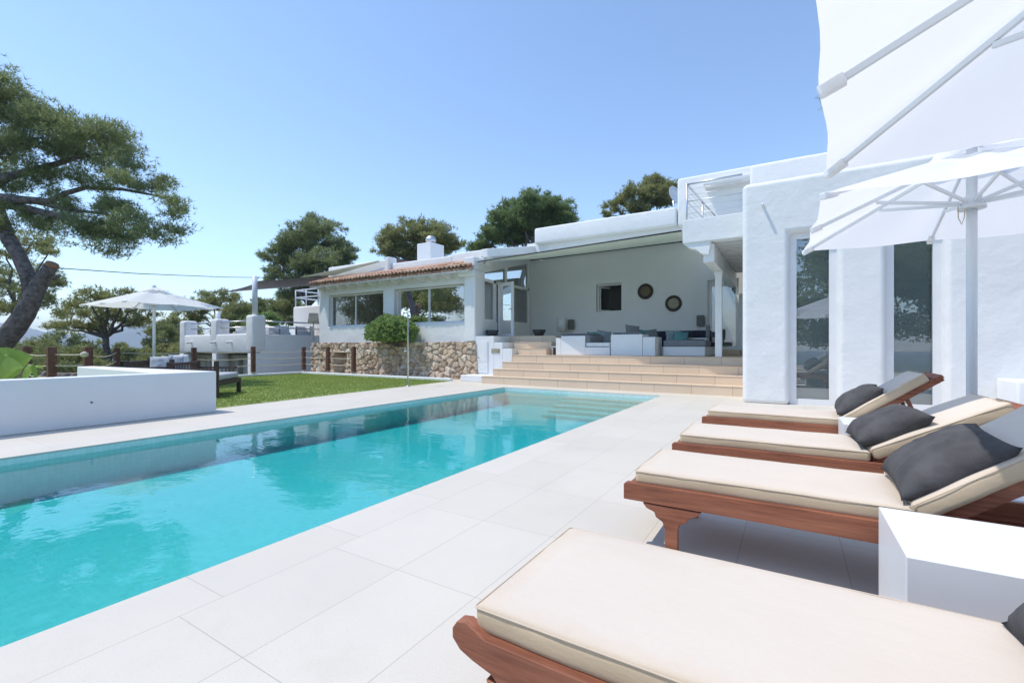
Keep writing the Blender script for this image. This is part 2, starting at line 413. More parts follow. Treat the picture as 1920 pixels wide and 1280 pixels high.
# ------------------------------------------------------------------ camera, sun, sky
cam = bpy.data.cameras.new('camera'); co = bpy.data.objects.new('camera', cam); COL.objects.link(co)
cam.sensor_width = 36; cam.lens = 16; cam.shift_y = 10 / 1920; cam.clip_end = 20000; cam.clip_start = .05
co.location = (0, 0, EYE); co.rotation_euler = (R(90), 0, TH); S.camera = co
SUN = Vector((-.40, -.27, 1)).normalized()
sl = bpy.data.lights.new('sun', 'SUN'); sl.energy = 2.0; sl.angle = R(.5); sl.color = (1, .94, .85)
so = bpy.data.objects.new('sun', sl); COL.objects.link(so); so.rotation_euler = SUN.to_track_quat('Z', 'Y').to_euler(); so.location = (0, 0, 30)
w = bpy.data.worlds.new('World'); S.world = w; w.use_nodes = True; nt = w.node_tree
sky = nt.nodes.new('ShaderNodeTexSky'); sky.sky_type = 'NISHITA'; sky.sun_disc = False
sky.sun_elevation = math.asin(SUN.z); sky.sun_rotation = math.atan2(SUN.x, SUN.y)
sky.altitude = 0; sky.air_density = 1.0; sky.dust_density = .05; sky.ozone_density = 2.5
nt.links.new(sky.outputs[0], nt.nodes['Background'].inputs[0]); nt.nodes['Background'].inputs[1].default_value = .138
S.view_settings.view_transform = 'Standard'; S.view_settings.look = 'None'; S.view_settings.exposure = .90; S.view_settings.gamma = 1
S.cycles.max_bounces = 10; S.cycles.transparent_max_bounces = 24; S.cycles.diffuse_bounces = 5; S.cycles.glossy_bounces = 5
S.cycles.use_denoising = True; S.cycles.sample_clamp_indirect = 6; S.cycles.caustics_reflective = False; S.cycles.caustics_refractive = False

# ------------------------------------------------------------------ setting: ground, sea, hills, deck, pool, lawn
def ground():
    n = 90; a = np.concatenate([-np.geomspace(6000, 8, n), np.linspace(-7, 7, 8), np.geomspace(8, 6000, n)])
    X, Y = np.meshgrid(a, a, indexing='ij'); k = len(a)
    d = np.hypot(X + 4, Y - 5)
    Z = -1.9 - np.clip(d - 30, 0, None) * .07
    Z = np.maximum(Z, -46)
    Z += np.where((Y > 18) & (X > -25), np.clip((Y - 18) * .12 + .07 * np.clip(d - 30, 0, None), 0, 14) * np.clip((X + 25) / 12, 0, 1) * np.clip((400 - d) / 100, 0, 1), 0)
    V = np.stack([X, Y, Z], -1).reshape(-1, 3)
    i, j = np.meshgrid(np.arange(k - 1), np.arange(k - 1), indexing='ij'); q = (i * k + j).ravel()
    struct(npmesh('ground', V, np.stack([q, q + k, q + k + 1, q + 1], 1), M['ground'], smooth=True))
ground()
def hills():
    n = 220; V = []; t = []
    for k in range(n):
        px = -500 + 1100 * k / (n - 1)
        h = 24 + 20 * math.exp(-((px - 262) / 60) ** 2) + 26 * math.exp(-((px + 60) / 120) ** 2) + 6 * noise.noise((px * .021, 3, 0)) + 3 * noise.noise((px * .07, 1, 0))
        if px > 330: h *= max(.15, 1 - (px - 330) / 120)
        for d, f in ((2300, -70), (2500, h * .5), (2750, h), (3100, h * .4), (3500, -70)):
            p = at(px, 650, d); z = 1.1 + (f / 853 * d if f > 0 else f) + (12 * noise.noise((px * .06, d * .01, 0)) if f > 0 else 0)
            V.append((p.x, p.y, z))
    F = [(k * 5 + j, k * 5 + 5 + j, k * 5 + 6 + j, k * 5 + 1 + j) for k in range(n - 1) for j in range(4)]
    struct(npmesh('hills', np.array(V), np.array(F), M['far_hill'], smooth=True))
hills()

PX0, PX1, PY0, PY1 = -6.65, -2.47, -4.0, 10.5
def deck():
    b = MB()
    polys = [[(-8.6, -5), (PX0, -5), (PX0, 11.3), (-9.27, 11.3), (-8.72, 3.97), (-8.6, 3.9)],
             [(PX0, PY1), (PX1, PY1), (PX1, 11.3), (PX0, 11.3)], [(PX0, -5), (PX1, -5), (PX1, PY0), (PX0, PY0)],
             [(PX1, -5), (9, -5), (9, 11.3), (PX1, 11.3)]]
    for p in polys: b.prism(p, FZ, -.02, 0)
    struct(b.build('pool_deck', M['deck']))
    b = MB()
    b.box(-10.6, -7.4, 11.302, 12.6, -.05, -.002)
    struct(b.build('paving', M['deck']))
    b = MB()   # retaining plinth under deck and lawn
    for p in ([(-17.4, -5.2), (-8.6, -5.2), (-8.6, 12.5), (-17.4, 12.5)], [(-8.6, -5.2), (PX0 - .35, -5.2), (PX0 - .35, 12.5), (-8.6, 12.5)],
              [(PX0 - .35, PY1 + .35), (9, PY1 + .35), (9, 12.5), (PX0 - .35, 12.5)], [(PX1 + .35, -5.2), (9, -5.2), (9, PY1 + .35), (PX1 + .35, PY1 + .35)]):
        b.prism(p, FZ, -2.6, -.054)
    struct(b.build('terrain', M['gravel']))
deck()
def pool():
    b = MB(); zf = -.46
    def q(*p): b.bm.faces.new([b.bm.verts.new(v) for v in p])
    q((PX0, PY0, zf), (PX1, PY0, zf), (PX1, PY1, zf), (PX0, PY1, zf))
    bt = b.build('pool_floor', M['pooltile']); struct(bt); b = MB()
    t = -.0205
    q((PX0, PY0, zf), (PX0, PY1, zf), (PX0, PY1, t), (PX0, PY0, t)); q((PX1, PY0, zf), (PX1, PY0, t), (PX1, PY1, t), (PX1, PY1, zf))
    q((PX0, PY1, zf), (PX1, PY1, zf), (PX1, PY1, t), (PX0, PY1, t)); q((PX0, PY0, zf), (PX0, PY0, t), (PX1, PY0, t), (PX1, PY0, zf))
    me_b = b.build('pool_basin', M['lifted_walltile']); struct(me_b)
    b = MB()
    for k in range(5):   # bathing steps in the far right corner
        b.box(-4.75 + .02 * k, PX1 - .001, PY1 - .32 * (k + 1), PY1 - .32 * k - .001, zf + .001, -.125 - .066 * k, .008)
    struct(b.build('pool_steps', M['pooltile']))
    b = MB(); b.box(PX0 - .03, PX1 + .03, PY0 - .03, PY1 + .03, zf - .05, -.075)
    struct(b.build('pool_water', M['water']))
    b = MB(); p = (PX0 + .01, 3.9, -.55)
    b.tube([(PX0 - .01, 3.9, -.27), (PX0 + .02, 3.9, -.27)], .09, 20)
    tag(b.build('pool_lamp', M['white_paint'], None, True), 'round white underwater lamp set in the left wall of the pool', 'pool lamp')
pool()
LAWN = [(-8.73, 3.98), (-9.26, 11.3), (-9.3, 11.42), (-17.0, 11.42), (-17.0, 1.0), (-12.6, 1.0), (-8.6, 1.0), (-8.6, 3.9)]
def lawn():
    b = MB(); b.prism(LAWN, FZ, -.05, .004); struct(b.build('lawn', M['lawn']))
    b = MB()
    b.box(-17.2, -9.3, 11.425, 11.6, -.05, .085, .02); b.box(-17.2, -17.02, 1.0, 11.42, -.05, .085, .02)
    struct(b.build('kerb', M['smooth_plaster']))
    n = 60000; y = RNG.uniform(4.0, 11.4, n); x = RNG.uniform(-17, -8.75, n) ; keep = x < (-8.75 - .072 * (y - 4.0)); x, y = x[keep], y[keep]; n = len(x)
    a = RNG.uniform(0, 2 * np.pi, n); h = RNG.uniform(.018, .04, n); ww = RNG.uniform(.006, .012, n); le = RNG.normal(0, .016, (n, 2))
    P = np.stack([x, y, np.full(n, .003)], 1); sd = np.stack([np.cos(a), np.sin(a), 0 * a], 1) * ww[:, None]
    tip = P + np.stack([le[:, 0], le[:, 1], h], 1)
    V = np.stack([P - sd, P + sd, tip], 1).reshape(-1, 3); F = np.arange(3 * n).reshape(-1, 3)
    nz = np.array([noise.noise((px * .9, py * .9, 0)) for px, py in zip(x, y)])
    o = npmesh('grass', V, F, M['blade'], tint=np.repeat(np.clip(.5 + .5 * nz + RNG.normal(0, .25, n), 0, 1), 3))
    tag(o, 'short green artificial turf of the lawn beside the pool', 'grass', kind='stuff')
lawn()

# ------------------------------------------------------------------ low garden wall
t = thing('garden_wall', (-8.4, 2, 0), 'low white rendered L-shaped wall between the pool edge and the lawn', 'wall')
b = MB(); b.prism([(-8.25, -5), (-8.25, 3.96), (-12.7, 3.62), (-12.6, 3.36), (-8.54, 3.24), (-8.54, -5)], FZ, .002, .69)
b.build('rendered_wall', M['smooth_plaster'], t, bevel=.018)
b = MB(); b.tube([(-8.252, 2.35, .33), (-8.235, 2.35, .33)], .011, 12); b.build('outlet', M['cable'], t)

# ------------------------------------------------------------------ villa
villa = thing('villa', (-6, 14, 0), 'long white rendered villa with flat roofs, stone base and tall glazed wing behind the pool', 'house')
def window(parent, o, ud, nn, w_, h_, mull=(), fw=.06, dep=.07, name='window', extra_rows=(), glass='glass'):
    o, ud, nn = Vector(o), Vector(ud), Vector(nn); up = Vector((0, 0, 1)); b = MB()
    def bar(u0, v0, u1, v1, ww): b.obox(o + ud * u0 + up * v0 + nn * dep / 2, o + ud * u1 + up * v1 + nn * dep / 2, ww, dep, nn) if False else None
    def rect(u0, u1, v0, v1, d0, d1):
        vs = [b.bm.verts.new(o + ud * u + up * v + nn * d) for d in (d0, d1) for u, v in ((u0, v0), (u1, v0), (u1, v1), (u0, v1))]
        for f in ((0, 1, 2, 3), (7, 6, 5, 4), (0, 4, 5, 1), (1, 5, 6, 2), (2, 6, 7, 3), (3, 7, 4, 0)): b.bm.faces.new([vs[k] for k in f])
    rect(0, fw, 0, h_, 0, dep); rect(w_ - fw, w_, 0, h_, 0, dep); rect(fw, w_ - fw, 0, fw, 0, dep); rect(fw, w_ - fw, h_ - fw, h_, 0, dep)
    for m in mull: rect(m - fw / 2, m + fw / 2, fw, h_ - fw, .002, dep - .002)
    for v in extra_rows: rect(fw, w_ - fw, v - fw / 2, v + fw / 2, .004, dep - .004)
    fr = b.build(name, M['white_paint'], parent)
    g = MB(); d = dep * .55
    g.bm.faces.new([g.bm.verts.new(o + ud * u + up * v + nn * d) for u, v in ((fw * .5, fw * .5), (w_ - fw * .5, fw * .5), (w_ - fw * .5, h_ - fw * .5), (fw * .5, h_ - fw * .5))])
    g.build('pane', M[glass], fr)
    return fr
UX, UY = Vector((1, 0, 0)), Vector((0, 1, 0)); NEG = -UY
# left front range --------------------------------------------------
HX0, HX1, HY = -17.35, -8.95, 12.45
b = MB(); b.panel((HX0, HY, 1.15), UX, UY, HX1 - HX0, 2.72, .32, [(.62, 3.90, .80, 2.12), (4.50, 7.83, .80, 2.12)])
b.build('front_wall', M['plaster'], villa, bevel=.035)
window(villa, (-16.72, HY + .16, 1.96), UX, UY, 3.26, 1.30, (1.52,), .05)
window(villa, (-12.84, HY + .16, 1.96), UX, UY, 3.31, 1.30, (1.60,), .05)
b = MB(); b.box(HX1 - .42, HX1 + .02, 12.28, 12.80, 1.28, 3.60, .03); b.box(HX1 - .62, HX1 + .06, 12.16, 12.76, 3.46, 3.66, .03); b.box(HX1 - .40, HX1 + .04, 12.22, 12.80, 3.66, 4.10, .04)
b.build('corner_pier', M['plaster'], villa)
# stone base, real relief
def stones():
    x0, x1, z0, z1, y0 = -17.62, -8.80, -.10, 1.27, 12.36; st = .022
    nx, nz = int((x1 - x0) / st), int((z1 - z0) / st); V = []; T = []; Mo = []; rc = {}
    for i in range(nx + 1):
        for j in range(nz + 1):
            x = x0 + (x1 - x0) * i / nx; z = z0 + (z1 - z0) * j / nz
            wx = x + .07 * noise.noise((x * 5, z * 5, 0)) + .03 * noise.noise((x * 14, z * 14, 0)); wz = z + .07 * noise.noise((x * 5, z * 5, 9)) + .03 * noise.noise((x * 14, z * 14, 9))
            d, p = noise.voronoi((wx * 4.1, 0.5, wz * 4.9))
            e = d[1] - d[0]; key = (round(p[0][0], 3), round(p[0][2], 3), round(p[0][1], 3))
            if key not in rc: rc[key] = (random.random(), random.uniform(-.025, .045))
            h = min(1, max(0, e / .17)); h = h * h * (3 - 2 * h)
            edge = min(1, (x1 - x) / .14); y = y0 - .075 * h - rc[key][1] * h - .012 * noise.noise((x * 14, z * 14, 2))
            y -= .10 * (1 - (z - z0) / (z1 - z0))
            y += .25 * (1 - math.sin(max(0, edge) * math.pi / 2))
            if -16.02 < x < -15.32 and z < .86: y += .42
            xx = x + (.09 * (1 - (z - z0) / (z1 - z0)) if x > x1 - .6 else 0) * (1 - (x1 - x) / .6)
            zz = z + (.03 * noise.noise((x * 3, 7, 0)) if j == nz else 0)
            V.append((xx, y, zz)); T.append(rc[key][0]); Mo.append(1 - min(1, e / .075))
    k = nz + 1; F = [(i * k + j, (i + 1) * k + j, (i + 1) * k + j + 1, i * k + j + 1) for i in range(nx) for j in range(nz)]
    npmesh('stone_base', np.array(V), np.array(F), M['stone'], villa, T, True, {'mortar': Mo})
    b = MB(); b.box(x0, -16.03, y0 + .04, HY + .3, z0, z1 - .015, .02); b.box(-15.31, x1 + .02, y0 + .04, HY + .3, z0, z1 - .015, .02); b.box(-16.029, -15.311, y0 + .06, HY + .3, .89, z1 - .016); b.build('stone_backing', M['stone'], villa)
stones()
# clay tile eave
def eave():
    V = []; F = []; T = []; x = -17.3; n = 8
    def pipe(cx, y0, z0, y1, z1, r0, r1, up, tint, th=.016):
        base = len(V)
        for (y, z, r) in ((y0, z0, r0), (y1, z1, r1)):
            for q in range(n + 1):
                a = math.pi * q / n
                for rr in (r, r - th):
                    V.append((cx + rr * math.cos(a), y, z + (rr * math.sin(a) * (1 if up else -1)))); T.append(tint)
        k = 2 * (n + 1)
        for q in range(n):
            a, b_ = base + 2 * q, base + 2 * q + 2
            F.extend([(a, b_, b_ + k, a + k), (a + 1, a + 1 + k, b_ + 1 + k, b_ + 1), (a, a + 1, b_ + 1, b_)])
    while x < -8.98:
        t1 = random.random(); j = random.uniform(-.012, .012)
        pipe(x + .0875, 11.96 + j, 3.70, 12.90, 4.03, .080, .070, False, random.random())
        pipe(x, 11.93 + random.uniform(-.02, .02), 3.735 + j, 12.9, 4.07, .088, .072, True, t1)
        pipe(x + j * .5, 12.22 + random.uniform(-.02, .02), 3.86 + j, 12.9, 4.10, .088, .072, True, random.random())
        x += .175
    npmesh('roof_tiles', np.array(V), np.array(F), M['terracotta'], villa, T, True)
    b = MB(); b.prism([(11.99, 3.63), (12.85, 3.93), (12.85, 3.86), (11.99, 3.585)], FY, -17.33, -9.02); b.build('eave_board', M['white_paint'], villa)
    x = -16.9
    while x < -9.5:
        b = MB(); b.prism([(12.05, 3.54), (12.05, 3.585), (12.47, 3.72), (12.47, 3.50), (12.3, 3.44)], FY, x - .06, x + .06); b.build('rafter_end', M['white_paint'], villa); x += .62
eave()
# front parapets and roof
b = MB(); b.box(-17.3, -13.75, 12.86, 13.2, 3.7, 4.58, .06, 4); b.build('parapet', M['plaster'], villa, True)
b = MB(); b.box(-13.74, -13.5, 12.80, 13.25, 3.7, 4.66, .05, 3); b.build('parapet', M['plaster'], villa, True)
b = MB(); b.box(-13.49, -10.42, 12.92, 13.2, 3.7, 4.40, .05, 4); b.box(-10.41, -8.8, 12.90, 13.2, 3.9, 4.46, .05, 4); b.build('parapet', M['plaster'], villa, True)
b = MB(); b.prism([(12.80, 4.14), (12.80, 4.44), (16.3, 5.20), (16.3, 4.90)], FY, -9.06, -8.76); b.build('verge', M['plaster'], villa, bevel=.03)
b = MB(); b.prism([(13.05, 3.86), (13.05, 4.1), (19, 5.0), (19, 4.8)], FY, -17.2, -9.07); b.build('roof', M['plaster'], villa)
b = MB(); b.box(-17.3, -17.0, 12.78, 19, -1.9, 3.85); b.box(-16.99, -9.1, 18.7, 19, -1.9, 3.85); b.build('side_wall', M['plaster'], villa)
b = MB(); b.box(-16.99, -8.95, 12.78, 18.69, 1.15, 1.44); b.build('floor', M['floor_wood'], villa)
b = MB(); b.box(-16.98, -9.2, 15.6, 15.8, 1.445, 3.84); b.box(-13.1, -12.95, 12.9, 15.59, 1.445, 3.84) ; b.build('inner_wall', M['room'], villa)
b = MB(); b.prism([(-14.85, 4.3), (-13.7, 4.3), (-13.7, 4.72), (-14.85, 4.93)], FX, 14.0, 14.15); b.build('roof_screen', M['purple_wall'], villa)
# chimney
b = MB(); b.box(-15.0, -14.15, 16.0, 16.95, 4.2, 5.95, .02); ch = b.build('chimney', M['smooth_plaster'], villa)
b = MB(); b.lathe((-14.5, 16.4, 5.95), [(.20, 0), (.20, .10), (.25, .12), (.25, .2), (.22, .3), (.12, .38), (.02, .41)]); b.build('cowl', M['chrome'], ch, True)
# entry glazing along X=-8.95
EX = -8.95
def yz(parts, name, mat, par, dx0, dx1):
    b = MB()
    for y0, y1, z0, z1 in parts: b.box(EX + dx0, EX + dx1, y0, y1, z0, z1)
    return b.build(name, mat, par)
for q in ((12.80, 13.66, 1.44, 1.98), (14.86, 16.12, 1.44, 1.98)): yz([q], 'sill_wall', M['smooth_plaster'], villa, -.16, .0)
fr = yz([(12.80, 12.92, 1.981, 3.6), (13.50, 13.66, 1.981, 3.45), (12.92, 13.50, 1.981, 2.06), (12.92, 16.1, 3.36, 3.46), (14.70, 14.86, 1.44, 3.36), (15.94, 16.12, 1.981, 4.75),
         (14.86, 15.94, 1.981, 2.06), (14.25, 14.38, 3.46, 4.22)], 'entry_frame', M['white_paint'], villa, -.13, -.03)
b = MB(); b.prism([(12.8, 3.6), (12.8, 4.2), (16.14, 5.0), (16.14, 4.5), (12.95, 3.66)], FY, EX - .15, EX - .01); b.build('gable_wall', M['smooth_plaster'], villa)
b = MB()
for y0, y1, z0, z1 in ((12.92, 13.5, 2.06, 3.36), (14.86, 15.94, 2.06, 3.36)):
    b.bm.faces.new([b.bm.verts.new((EX - .08, y, z)) for y, z in ((y0, z0), (y1, z0), (y1, z1), (y0, z1))])
b.bm.faces.new([b.bm.verts.new((EX - .08, y, z)) for y, z in ((12.95, 3.46), (15.94, 3.46), (15.94, 4.48), (12.95, 3.68))])
b.build('pane', M['glass'], fr)
# open glazed door leaf
dr = Vector((-8.93, 13.68, 1.46)); dd = Vector((.76, -.22, 0)).normalized(); dn = Vector((-dd.y, dd.x, 0))
lf = window(villa, dr, dd, dn, .80, 1.90, (), .11, .05, 'entry_door')
b = MB(); hp = dr + dd * .745 + Vector((0, 0, .95)); b.obox(hp - dn * .05, hp - dn * .05 - dd * .12, .018, .018); b.obox(hp + dn * .02, hp - dn * .055, .02, .02); b.build('handle', M['chrome'], lf)
# terrace back wall
BY = 16.15
b = MB(); b.panel((-9.1, BY, .3), UX, UY, 9.2, 4.98, .3, [(2.93, 3.90, 2.08, 3.12), (6.80, 7.72, .72, 2.98)])
o = b.build('terrace_wall', M['terrace_wall'], villa, bevel=.02)
fr = window(villa, (-6.17, BY + .16, 2.38), UX, UY, .97, 1.04, (), .055, .06)
for ch in fr.children: bpy.data.objects.remove(ch)
window(villa, (-6.11, BY + .24, 2.44), Vector((.62, .78, 0)), Vector((-.78, .62, 0)), .55, .92, (), .05, .04, 'open_sash')
# casement ajar, inner half
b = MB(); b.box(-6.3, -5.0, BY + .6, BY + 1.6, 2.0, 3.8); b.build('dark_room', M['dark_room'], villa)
window(villa, (-2.30, BY + .14, 1.02), UX, UY, .92, 2.26, (), .10, .07, 'terrace_door', glass='coated_glass')
b = MB(); b.box(-2.36, -1.32, BY - .34, BY - .003, .834, 1.01, .012); b.build('door_step', M['steps'], villa)
b = MB(); b.box(-9.05, -3.26, 19.0, 19.2, .3, 5.1); b.box(-3.255, .1, 19.0, 19.2, .3, 6.4); b.box(-9.05, -8.9, 16.5, 18.99, .3, 5.0); b.box(-8.89, -3.3, 16.51, 18.99, 4.9, 5.08); b.box(-3.2, .1, 16.61, 18.99, 6.2, 6.4); b.box(-8.89, .1, 16.46, 18.99, .3, .8); b.build('inner_wall', M['room'], villa)
# main parapet overhanging the terrace wall
b = MB(); b.box(-8.66, -3.24, 15.90, 16.50, 5.18, 5.80, .07, 4); b.build('parapet', M['plaster'], villa, True)
b = MB(); b.box(-3.22, .6, 15.95, 16.6, 5.15, 6.74, .07, 4); b.build('upper_wall', M['plaster'], villa, True)
b = MB(); b.box(-2.35, -.9, 15.5, 15.97, 6.22, 6.36, .03); b.build('roof_canopy', M['smooth_plaster'], villa, True)
window(villa, (-1.28, 15.90, 4.3), UX, UY, .7, 1.6, (), .09, .06, 'balcony_door')
# upper block over the wing
b = MB(); b.box(-.86, 9, 13.0, 18.9, 4.0, 5.70, .09, 4); b.build('upper_block', M['plaster'], villa, True)
# wing
WY = 10.1
b = MB(); b.panel((-.80, WY, -.02), UX, UY, 9.8, 4.34, .38, [(.80, 1.54, -.1, 3.28), (2.24, 2.98, -.1, 3.28)])
b.build('wing_wall', M['plaster'], villa, bevel=.10, seg=5)
b = MB(); b.box(-.74, -.44, WY + .36, 16.1, -.02, 4.2, .03); b.box(-.43, 9, WY + .38, 13.1, 3.85, 4.02); b.box(-.43, 9, 13.2, 13.4, -.02, 3.8); b.box(1.02, 1.16, WY + .39, 13.1, -.02, 3.84); b.build('wing_side', M['plaster'], villa)
b = MB(); b.box(-.43, 9, WY + .39, 13.2, -.04, -.01); b.build('wing_floor', M['floor_wood'], villa)
for k, (x0, nm) in enumerate(((0.0, 'tall_window'), (1.44, 'tall_window'))):
    fr = window(villa, (x0, WY + .14, 0.0), UX, UY, .74, 3.26, (), .115, .08, nm, glass='coated_glass')
    b = MB()
    for q in range(66): 
        z = .06 + q * .048; b.prism([(WY + .262, z), (WY + .278, z + .046), (WY + .281, z + .045), (WY + .265, z - .002)], FY, x0 + .12, x0 + .62)
    b.build('blind', M['blind'], fr)
b = MB(); b.tube([(-.44, WY + .02, 3.84), (-.44, WY - .15, 3.83)], .026, 10); b.build('spout', M['plaster'], villa, True)
# white plinth at the right of the wing
tag(MB().box(2.78, 3.9, 9.3, WY - .003, .003, .61, .03, 3).build('masonry_plinth', M['smooth_plaster'], None, True), 'low white masonry block against the wing wall at the right edge', 'plinth')
# balcony
b = MB(); b.box(-2.055, -.82, 10.75, 11.05, 3.42, 3.94, .015); b.prism([(-2.03, 3.42), (-1.92, 3.31), (-1.78, 3.27), (-1.66, 3.16), (-1.52, 3.13), (-1.47, 3.42)], FX, 10.78, 11.01)
b.box(-2.0, -.82, 11.06, 15.9, 3.58, 3.72); b.build('balcony', M['plaster'], villa)
y = 11.2
while y < 15.8: MB().box(-1.95, -.82, y, y + .09, 3.40, 3.58).build('joist', M['white_paint'], villa); y += .32
b = MB(); b.box(-1.64, -1.42, 10.9, 15.9, 2.98, 3.38); b.build('beam', M['white_paint'], villa)
b = MB(); b.box(-1.58, -1.43, 12.30, 12.45, .852, 2.88); b.box(-1.60, -1.41, 12.28, 12.47, 2.88, 2.978, .01); b.build('post', M['white_paint'], villa)
def rail(b, p0, p1, r=.02): b.tube([p0, p1], r, 8)
c0, c1, c2 = (-1.98, 10.85, 0), (-1.78, 13.9, 0), (-.86, 10.85, 0)
Zt = 4.77
def zz(c, z): return (c[0], c[1], z)
b = MB(); rail(b, zz(c0, Zt), zz(c1, Zt), .024); rail(b, zz(c0, Zt), zz(c2, Zt), .024)
for c in (c0, c1, ((c0[0] + c1[0]) / 2, 12.35, 0)): rail(b, zz(c, 3.72), zz(c, Zt), .022)
rail(b, zz(c0, 4.38), zz(c2, 4.38), .012); rail(b, zz(c0, 4.38), zz(c1, 4.38), .012)
for z in (4.10, 4.24, 4.52, 4.65):
    rail(b, zz(c0, z), zz(c2, z), .005); rail(b, zz(c0, z), zz(c1, z), .005)
b.build('railing', M['chrome'], villa, True)
# meter cupboard cheek beside the steps
b = MB(); b.box(-8.96, -8.19, 12.30, 13.30, -.02, 1.45, .012); b.box(-8.188, -7.86, 12.302, 13.0, -.02, 1.24, .012); b.box(-7.858, -7.50, 12.304, 12.7, -.02, 1.04, .012); b.box(-9.0, -7.56, 11.6, 12.298, 0, .2, .015)
ck = b.build('step_cheek', M['smooth_plaster'], villa)
b = MB(); b.box(-8.80, -8.42, 12.27, 12.299, .26, 1.28, .006); b.box(-8.75, -8.47, 12.262, 12.269, .62, 1.20, .003); b.box(-8.72, -8.5, 12.262, 12.269, .36, .5, .003); md = b.build('cupboard_door', M['white_paint'], villa)
b = MB(); b.tube([(-8.76, 12.262, .75), (-8.76, 12.235, .75)], .016, 10); b.build('handle', M['cable'], md)
b = MB(); b.box(-8.28, -7.96, 12.285, 12.299, .90, 1.04, .004); np_ = b.build('wall_plaque', M['ivory'], villa)

# ------------------------------------------------------------------ steps
t = thing('terrace_steps', (-4, 11.7, 0), 'broad beige tiled steps leading up from the pool deck to the shaded terrace', 'steps')
XR = -.81
for k, (xl, y0) in enumerate(((-7.90, 11.2), (-7.72, 11.55), (-7.60, 11.9), (-7.47, 12.25))):
    b = MB(); z1 = .2075 * (k + 1); b.box(xl, XR, y0, 16.12 if k == 3 else y0 + .349, -.04, z1, 0)
    b.box(xl - .004, XR, y0 - .012, y0 + .34, z1 + .0005, z1 + .016, .003)
    b.build('step', M['steps'], t)
for k, (xl, y0) in enumerate(((-7.497, 12.62), (-7.855, 12.97), (-8.185, 13.301))):
    b = MB(); z1 = .83 + .207 * (k + 1); b.box(xl, -6.45, y0, 16.12 if k == 2 else y0 + .349, .80, z1); b.box(xl + .002, -6.45, y0 - .01, y0 + .3, z1 + .0005, z1 + .014, .003)
    if k == 2: b.box(-8.94, xl - .002, 13.302, 16.12, .80, z1)
    b.build('step', M['steps'], t)

# ------------------------------------------------------------------ awning over terrace, sails
def sheet(name, c, mat, sag=0, inward=.0, n=16, th=.006, parent=None, curl=None):
    """fabric patch between corners c[0..3]"""
    c = [Vector(p) for p in c]; V = []; ctr = sum(c, Vector()) / 4
    for i in range(n + 1):
        for j in range(n + 1):
            u, v = i / n, j / n
            p = c[0] * (1 - u) * (1 - v) + c[1] * u * (1 - v) + c[2] * u * v + c[3] * (1 - u) * v
            k = max(4 * u * (1 - u) * abs(2 * v - 1) ** 2, 4 * v * (1 - v) * abs(2 * u - 1) ** 2)
            p = p.lerp(ctr, inward * k); p.z -= sag * 16 * u * (1 - u) * v * (1 - v)
            V.append(p)
    k = n + 1; F = np.array([(i * k + j, (i + 1) * k + j, (i + 1) * k + j + 1, i * k + j + 1) for i in range(n) for j in range(n)])
    o = npmesh(name, np.array([tuple(p) for p in V]), F, mat, parent, smooth=True)
    s = o.modifiers.new('thick', 'SOLIDIFY'); s.thickness = th; s.offset = 0; return o
aw = thing('terrace_awning', (-5.5, 14, 4.2), 'wide pale green fabric awning stretched over the terrace', 'awning')
sheet('fabric', [(-8.86, 12.35, 3.93), (-2.10, 10.86, 3.74), (-2.22, 16.13, 4.68), (-9.0, 16.13, 4.62)], M['sail_green'], .07, 0, parent=aw)
b = MB(); b.tube([(-8.86, 12.35, 3.93), (-5.48, 11.605, 3.835), (-2.10, 10.86, 3.74)], .02, 8); b.build('front_cord', M['cable'], aw, True)
b = MB(); b.tube([(-8.94, 16.09, 4.60), (-2.2, 16.09, 4.66)], .03, 8); b.build('wall_bar', M['cable'], aw, True)
PT = Vector((-19.85, 11.2, 4.05))
g1 = tag(sheet('shade_sail', [PT + Vector((.05, 0, -.08)), (-17.25, 12.4, 4.12), (-17.2, 15.2, 4.25), tuple(at(412, 549, 24))], M['sail_grey'], .1, .16, th=.008), 'dark grey triangular shade sail stretched over the left terrace', 'shade sail')
g2 = tag(sheet('shade_sail', [(-18.0, 12.0, 4.10), (-13.9, 12.75, 4.55), (-13.85, 12.8, 4.50), (-16.9, 12.84, 4.18)], M['sail_green'], .02, .1, th=.008), 'small pale green shade sail strip along the left roof parapet', 'shade sail')
b = MB(); b.tube([at(100, 502, 15.5), at(260, 513, 19), at(420, 519.5, 25), at(620, 522, 37)], .016, 6)
tag(b.build('overhead_cable', M['cable']), 'thin dark overhead cable running from the sawn pine trunk across the sky', 'cable')

# ------------------------------------------------------------------ terrace building at left
tb = thing('terrace_building', (-23, 12, -1.9), 'white two-level terrace block with stubby parapet pillars at the far side of the lawn', 'building')
TX0, TX1, TY = -26.6, -19.85, 11.0
b = MB(); b.box(TX0, TX1, TY, TY + .3, .82, 1.68, .06, 3); b.box(TX1 - .3, TX1 - .004, TY + .31, 18, -1.9, 1.66, .05, 3); b.box(TX0, TX0 + .3, TY + .31, 18, -1.9, 1.66, .05, 3); b.build('parapet_wall', M['plaster'], tb, True)
b = MB(); b.box(TX0 + .31, TX1 - .31, TY + .31, 18, 1.2, 1.40); b.build('floor_slab', M['smooth_plaster'], tb)
b = MB(); b.panel((TX0 + .31, TY + .75, -1.9), UX, UY, 6.12, 2.6, .25, [(.7, 2.6, 1.1, 2.45), (3.4, 5.6, 1.1, 2.45)]); b.build('lower_wall', M['beige_wall'], tb)
window(tb, (TX0 + 1.01, TY + .85, -.8), UX, UY, 1.9, 1.35, (1.2,), .06); window(tb, (TX0 + 3.71, TY + .85, -.8), UX, UY, 2.2, 1.35, (1.3,), .06)
